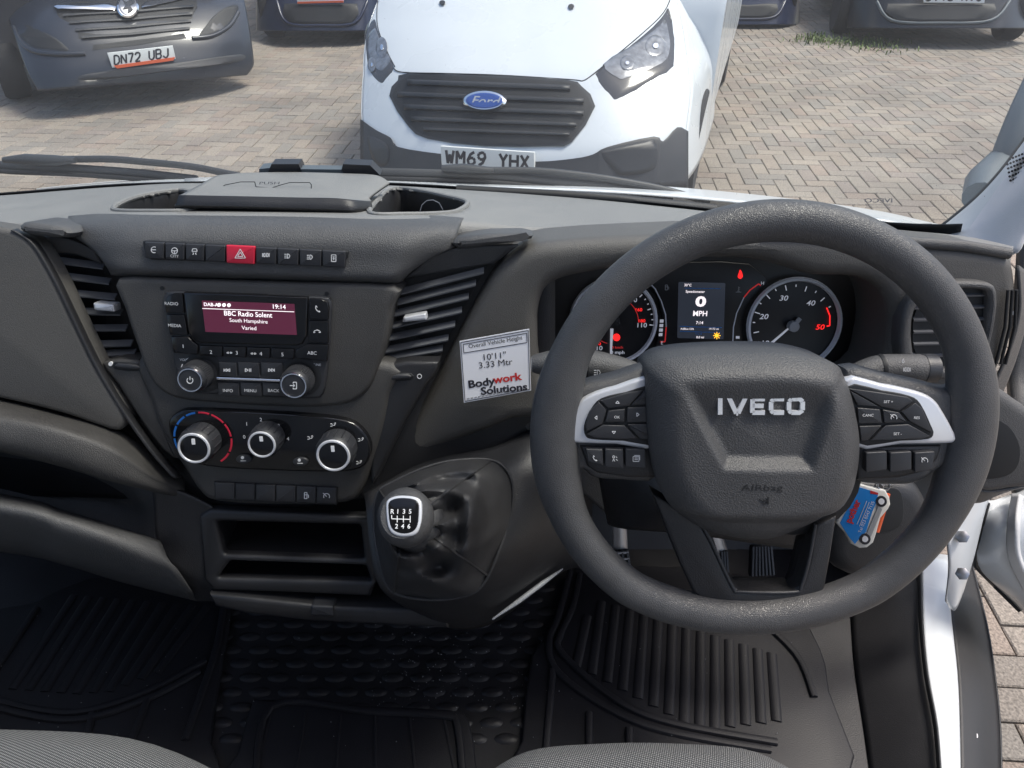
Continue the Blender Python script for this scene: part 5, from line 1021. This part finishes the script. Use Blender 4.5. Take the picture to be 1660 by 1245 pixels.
# lower spoke, a U frame with a sloping trough
plate('lower_spoke', [(1058, 800), (1080, 858), (1107, 925), (1124, 962), (1148, 982), (1185, 990), (1235, 993), (1290, 991), (1322, 982), (1337, 962), (1348, 900), (1358, 835), (1322, 850), (1312, 905), (1299, 950), (1286, 960), (1202, 959), (1187, 950), (1152, 876), (1134, 845)], WP, .002, .02, .004, 'dark', stw)
patch('spoke_trough', [[WP.hit(x, y, -.002) for x, y in ((1150, 876), (1186, 951), (1202, 960), (1286, 961), (1300, 951), (1318, 862))], [WP.hit(x, y, -.03) for x, y in ((1152, 872), (1182, 930), (1196, 934), (1262, 936), (1275, 930), (1290, 868))]], 'dark', stw, n=4)
tube('spoke_highlight_edge', [WP.hit(p.x, p.y, .0015) for p in curve([(1134, 845, 0), (1152, 876, 0), (1187, 950, 0), (1202, 959, 0), (1286, 960, 0), (1299, 950, 0), (1312, 905, 0), (1322, 850, 0)], 5)], .0016, 'button', stw)
0 and tube('spoke_side_strip', [WP.hit(1346, 960, .003), WP.hit(1358, 900, .003), WP.hit(1366, 838, .003)], .0035, 'dash', stw)
lathe('column_hub', WP.hit(1235, 715, -.11), wn, [(.055, 0), (.055, .1), (.03, .115)], 'black', stw, 24)
# ================================================================ gear lever
kn_o = P(652, 836, .655); kn_n = (Vector((-.06, -.62, .78))).normalized()
gl_ = thing('gear_lever', P(690, 950, .80), 'gear lever with leather gaiter and silver-rimmed six-speed shift pattern knob', 'gear lever')
ku = Vector((1, .05, .04)); ku = (ku - kn_n * ku.dot(kn_n)).normalized()
kb = lathe('knob', kn_o - kn_n * .040, kn_n, [(.016, -.03), (.021, -.012), (.024, .004), (.0268, .018), (.0268, .028), (.0245, .037), (.020, .0415)], 'hub', gl_, 40, sx=.94, u=ku)
KP = Pl(652, 836, .655, 0); KP.n = kn_n; KP.o = kn_o
plate('silver_ring', [(625, 822), (628, 810), (640, 804), (655, 803), (672, 805), (682, 812), (684, 830), (681, 852), (673, 866), (655, 870), (637, 866), (628, 852)], KP, .0035, .006, .002, 'silver', kb, sm=3)
plate('shift_plate', [(629, 823), (631, 813), (641, 808), (655, 807), (670, 809), (678, 815), (679, 830), (677, 850), (670, 861), (655, 865), (640, 861), (632, 850)], KP, .0042, .003, .001, 'gloss', kb, sm=3)
for s, x, y in (('R', 636, 829), ('1', 645, 829), ('3', 655, 829), ('5', 665, 829), ('2', 643, 853), ('4', 653, 853), ('6', 663, 853)): text('gear_digit', s, x, y, 6.5, KP, .0043, 'white', kb, 2, bold=.015)
strokes('gear_gate', [[(635, 835), (635, 841), (665, 842)], [(644, 836), (644, 847)], [(654, 836), (654, 847)], [(665, 836), (665, 847)]], 1.3, KP, .0043, 'white', kb)
GP = [(606, 845), (612, 800), (640, 780), (690, 758), (735, 747), (790, 745), (818, 758), (832, 790), (826, 840), (808, 895), (788, 940), (765, 962), (715, 972), (660, 968), (630, 952), (614, 905)]
baseR = [P(x, y, .80 - .012 * (lambda k: k * k * (3 - 2 * k))(max(0, min(1, (y - 830) / 90)))) for x, y in [(p.x, p.y) for p in curve([(*p, 0) for p in GP], 6, True)]]
neck = kn_o - kn_n * .052; K = len(baseR); V, Fc = [], []; NRr = 26
bc = sum(baseR, Vector()) / K
for r in range(NRr + 1):
    f = r / NRr
    for i, b in enumerate(baseR):
        a = 2 * math.pi * i / K; ang = math.atan2((b - bc).dot(Vector((0, .45, .9))), (b - bc).x); d = Vector((math.cos(ang), 0, 0)) + Vector((0, .35, .6)) * math.sin(ang) * 1.2
        tgt = neck + d * .019; e = f ** .8
        hfun = math.sin(math.pi * min(1, f * 1.0)) ; q = b.lerp(tgt, e)
        q += (CAM - q).normalized() * (.020 * math.sin(math.pi * f) + .010 * math.sin(3 * ang + 5 * f) * math.sin(math.pi * f) + .012 * math.sin(2 * ang - 13 * f + 1) * math.sin(math.pi * f) ** 1.5 + .010 * math.sin(7 * ang + 3 * f) * f * f * (1 - f) * 5 + .012 * (.6 - abs(math.sin(2.5 * ang + 4 * f))) + .012 * (.45 - abs(noise.noise(q * 20))) * math.sin(math.pi * f))
        V.append(q)
for r in range(NRr):
    for i in range(K): j = (i + 1) % K; Fc.append((r * K + i, r * K + j, (r + 1) * K + j, (r + 1) * K + i))
gai = mk('gaiter', V, Fc, 'boot', gl_)
lathe('gaiter_collar', neck - kn_n * .012, kn_n, [(.017, -.012), (.026, -.006), (.029, .003), (.026, .011), (.018, .016)], 'boot', gl_, 28)
for fr_ in (.08, .33, .62, .86):
    i = int(fr_ * K); tube('gaiter_seam', [V[r * K + i] + (CAM - V[r * K + i]).normalized() * .0012 for r in range(0, NRr - 1)], .0014, 'boot', gai, 6)
tube('gaiter_piping', [v for v in baseR] + [baseR[0]], .0018, 'boot', gai, 8)
# ================================================================ height label on the moulding
LP = Pl(805, 590, .785, 15, 6); lab = thing('height_label', LP.hit(805, 595), 'white Overall Vehicle Height sticker reading 3.33 Mtr, left of the wheel', 'sticker')
plate('paper', [(745, 553), (858, 533), (861, 633), (752, 653)], LP, .0006, .0006, 0, 'label', lab)
strokes('border', [[(747, 555), (856.5, 535.5), (859, 631), (754, 650.5), (747, 555)], [(751, 558), (854, 540), (854.5, 555), (752, 572), (751, 558)]], .9, LP, .0007, 'ink', lab)
text('title', 'Overall Vehicle Height', 803, 554, 6.4, LP, .0007, 'ink', lab, -9.5, sx=.95)
text('height_feet', '10\'11"', 801, 577, 9.5, LP, .0007, 'ink', lab, -7, sx=1.05); text('height_metres', '3.33 Mtr', 803, 589, 9.5, LP, .0007, 'ink', lab, -7, sx=1.05)
text('logo_word', 'Body', 780, 620, 11.5, LP, .0007, 'ink', lab, -8, sx=1.15, bold=.03); text('logo_word', 'work', 822, 612.5, 11.5, LP, .0007, 'logored', lab, -8, sx=1.15, bold=.03); text('logo_word', 'Solutions', 817, 630, 11.5, LP, .0007, 'ink', lab, -6, sx=1.12, bold=.03)
strokes('small_print', [[(757 + i * 6, 646.5 - i * 1.1), (761 + i * 6, 645.8 - i * 1.1)] for i in range(16)], 2.2, LP, .0007, 'grey', lab)
# ================================================================ key fob
KF = Pl(1400, 830, .70, 25); fob = thing('key_fob', KF.hit(1400, 835), 'blue van-shaped key fob hanging beside the airbag cover', 'key fob')
plate('clear_body', [(1388, 783), (1410, 790), (1436, 795), (1442, 806), (1444, 818), (1440, 826), (1428, 840), (1420, 868), (1416, 880), (1406, 888), (1394, 889), (1380, 882), (1372, 866), (1356, 848), (1364, 830), (1380, 815)], KF, 0, .005, .0015, 'clear', fob)
fa = plate('printed_face', [(1390, 789), (1424, 799), (1420, 816), (1414, 830), (1404, 862), (1394, 872), (1386, 882), (1376, 870), (1362, 848), (1370, 832), (1384, 812)], KF, .0006, .001, 0, 'fobblue', fob)
plate('sill_band', [(1424, 820), (1430, 826), (1412, 870), (1404, 868)], KF, .0008, .001, 0, 'grey', fob)
for x, y in ((1429, 813), (1402.5, 874)): b = plate('wheel_arch', circ(x, y, 9, 14, 0, 334), KF, .0010, .001, 0, 'ink', fob); plate('wheel_disc', circ(x, y, 5, 12, 0, 330), KF, .0013, .0004, 0, 'label', b)
plate('tail_lamp', [(1411, 795), (1424, 799), (1423, 802), (1411, 800)], KF, .0008, .0003, 0, 'logored', fob)
text('fob_name', 'pother', 1382, 829, 10, KF, .0007, 'logored', fa, -66, sx=.9, bold=.04); text('fob_phone', 'Tel 023 8047 7135', 1404, 838, 4.6, KF, .0007, 'white', fa, -66); strokes('fob_print', [[(1389, 850), (1405, 812)], [(1393, 853), (1409, 814)]], .8, KF, .0007, 'white', fa)
tube('split_ring', [KF.hit(p[0], p[1], -.002) for p in circ(1432, 786, 10, 16)], .0012, 'metal', fob, 8); tube('key_blade', [P(1424, 790, .71), P(1432, 772, .74), P(1434, 760, .77)], .004, 'metal', fob)
tube('spare_tag', [KF.hit(1438, 800, -.006), KF.hit(1430, 830, -.008), KF.hit(1420, 862, -.008)], .003, 'orange', fob, flat=.4)
# ================================================================ floor mats
MZ = HZ(FL + .016)
def ribbed_mat(label, out, ribs, rims):
    th = thing('floor_mat', MZ.hit(out[0][0], out[0][1]), label, 'floor mat', 'rubber floor mats')
    plate('mat_sheet', out, MZ, 0, .012, .004, 'rubber', th, sm=2)
    for a, b, w_ in ribs:
        tube('rib', [MZ.hit(*a, .001), MZ.hit(*b, .001)], w_ * 1.25, 'rubber', th, 10, flat=.30)
    for ln in rims: tube('mat_rim', [MZ.hit(p.x, p.y, .002) for p in curve([(*p, 0) for p in ln], 5)], .006, 'rubber', th, 8, flat=.8)
    return th
ribbed_mat('rubber mat with slanted ribs in the left footwell', [(-120, 1010), (0, 985), (60, 975), (150, 935), (340, 950), (372, 985), (360, 1060), (340, 1200), (330, 1300), (-120, 1300)], [((20 + i * 26, 1125 - abs(i - 4) * 2 + (i > 6) * -8 * (i - 6)), (120 + i * 24, 965 + i * 2), .006) for i in range(10)], [[(-60, 1120), (60, 1150), (140, 1152), (240, 1120), (335, 1070)], [(-60, 1132), (60, 1162), (140, 1164), (240, 1132), (325, 1088)], [(362, 985), (348, 1060), (300, 1200)], [(-10, 1090), (60, 985)], [(150, 1155), (140, 1200)], [(240, 1130), (210, 1210)]])
ribbed_mat('small rubber mat with straight ribs on the middle of the floor', [(408, 1140), (430, 1133), (600, 1143), (730, 1150), (760, 1168), (772, 1240), (775, 1320), (360, 1320), (385, 1220)], [((440 + i * 56, 1152 + i * 2.5), (405 + i * 68, 1290), .0018) for i in range(6)], [[(415, 1290), (440, 1145), (600, 1153), (720, 1160), (742, 1180), (752, 1290)]])
ribbed_mat('rubber mat with long straight ribs in the driver footwell', [(900, 1020), (912, 985), (930, 920), (1000, 915), (1200, 930), (1290, 990), (1330, 1050), (1345, 1120), (1360, 1320), (840, 1320), (846, 1200), (862, 1060)], [((952 + i * 23, 968 + i * 7 + (30 if i == 0 else 0)), (930 + i * 25 + 4, 1080 + (i * 13 if i < 8 else 104 - 3 * (i - 8))), .0065) for i in range(14)], [[(925, 925), (905, 1000), (890, 1040), (905, 1090), (990, 1150), (1080, 1185), (1250, 1215)], [(940, 930), (928, 985), (908, 1030), (912, 1060), (1000, 1135), (1090, 1172), (1260, 1203)], [(880, 1280), (896, 1085)], [(955, 1280), (955, 1155)], [(1020, 1290), (1020, 1180)], [(1210, 985), (1290, 1060), (1320, 1130)]])
V, Fc = [], []
for i in range(240):
    if i % 3: x, y = random.uniform(600, 850), random.uniform(1010, 1150)
    else: x, y = random.uniform(0, 1300), random.uniform(990, 1220)
    p = MZ.hit(x, y, .003 if i % 3 == 0 else -.008); r_ = random.uniform(.0004, .0011); b = len(V)
    V += [p + Vector((r_, 0, 0)), p + Vector((-r_ * .6, r_, 0)), p + Vector((-r_ * .5, -r_, 0)), p + Vector((0, 0, r_ * 1.2))]; Fc += [(b, b + 1, b + 3), (b + 1, b + 2, b + 3), (b + 2, b, b + 3)]
gt = mk('floor_grit', V, Fc, 'grey', cab, smooth=False); gt['kind'] = 'stuff'
# ================================================================ pedals
def pedal(label, q, t, arm, ribs, vert):
    pl = Pl(q[0][0], q[0][1], t, 42); th = thing('pedal', pl.hit(*q[2]), label, 'pedal', 'foot pedals')
    pd = plate('pedal_pad', quad(*q, .12), pl, 0, .012, .003, 'rubber', th)
    for k in range(ribs):
        f = (k + .5) / ribs
        a = Vector(q[0]).lerp(Vector(q[1]), f); b = Vector(q[3]).lerp(Vector(q[2]), f)
        tube('tread', [pl.hit(a.x, a.y + 2, .001), pl.hit(b.x, b.y - 2, .001)], .0022, 'button', pd, 6)
        if vert:
            a = Vector(q[0]).lerp(Vector(q[3]), f); b = Vector(q[1]).lerp(Vector(q[2]), f); tube('tread', [pl.hit(a.x + 2, a.y, .001), pl.hit(b.x - 2, b.y, .001)], .0022, 'metal', pd, 6)
    tube('pedal_arm', [P(*arm[0]), P(*arm[1])], .011, 'metal', th, 8, flat=.5); return th
pedal('left clutch pedal with square tread below the column', ((988, 892), (1020, 890), (1026, 930), (992, 935)), 1.05, ((1004, 850, 1.05), (1006, 895, 1.06)), 4, True)
pedal('brake pedal half hidden behind the lower spoke', ((1168, 892), (1180, 892), (1182, 930), (1170, 930)), 1.06, ((1160, 860, 1.06), (1172, 895, 1.07)), 3, False)
pedal('right accelerator pedal with vertical ribs seen through the lower spoke', ((1219, 884), (1252, 884), (1257, 934), (1217, 936)), 1.06, ((1236, 850, 1.07), (1236, 890, 1.08)), 7, False)
# ================================================================ seats
def cushion(name, label, x0, x1, yf, zt, crown, depth=.55, back=True):
    th = thing(name, Vector(((x0 + x1) / 2, yf - depth / 2, zt - .2)), label, 'seat', 'cab seats'); rows = []
    for dy, dz in ((.0, -.17), (.004, -.10), (-.002, -.05), (-.02, -.018), (-.06, .0), (-.2, .004), (-depth, .0)):
        rows.append([Vector((x0 + (x1 - x0) * k, yf + dy - crown * (2 * k - 1) ** 4, zt + dz - .04 * abs(2 * k - 1) ** 5)) for k in (0, .06, .2, .4, .6, .8, .94, 1)])
    patch('cushion', rows, 'fabric', th, n=5, thick=.02)
    return th
cushion('passenger_seat', 'grey woven passenger bench seat edge at bottom left', -.95, -.24, .405, 1.168, .06)
cushion('driver_seat', 'grey woven driver seat edge at bottom centre right', -.06, .31, .388, 1.172, .05)
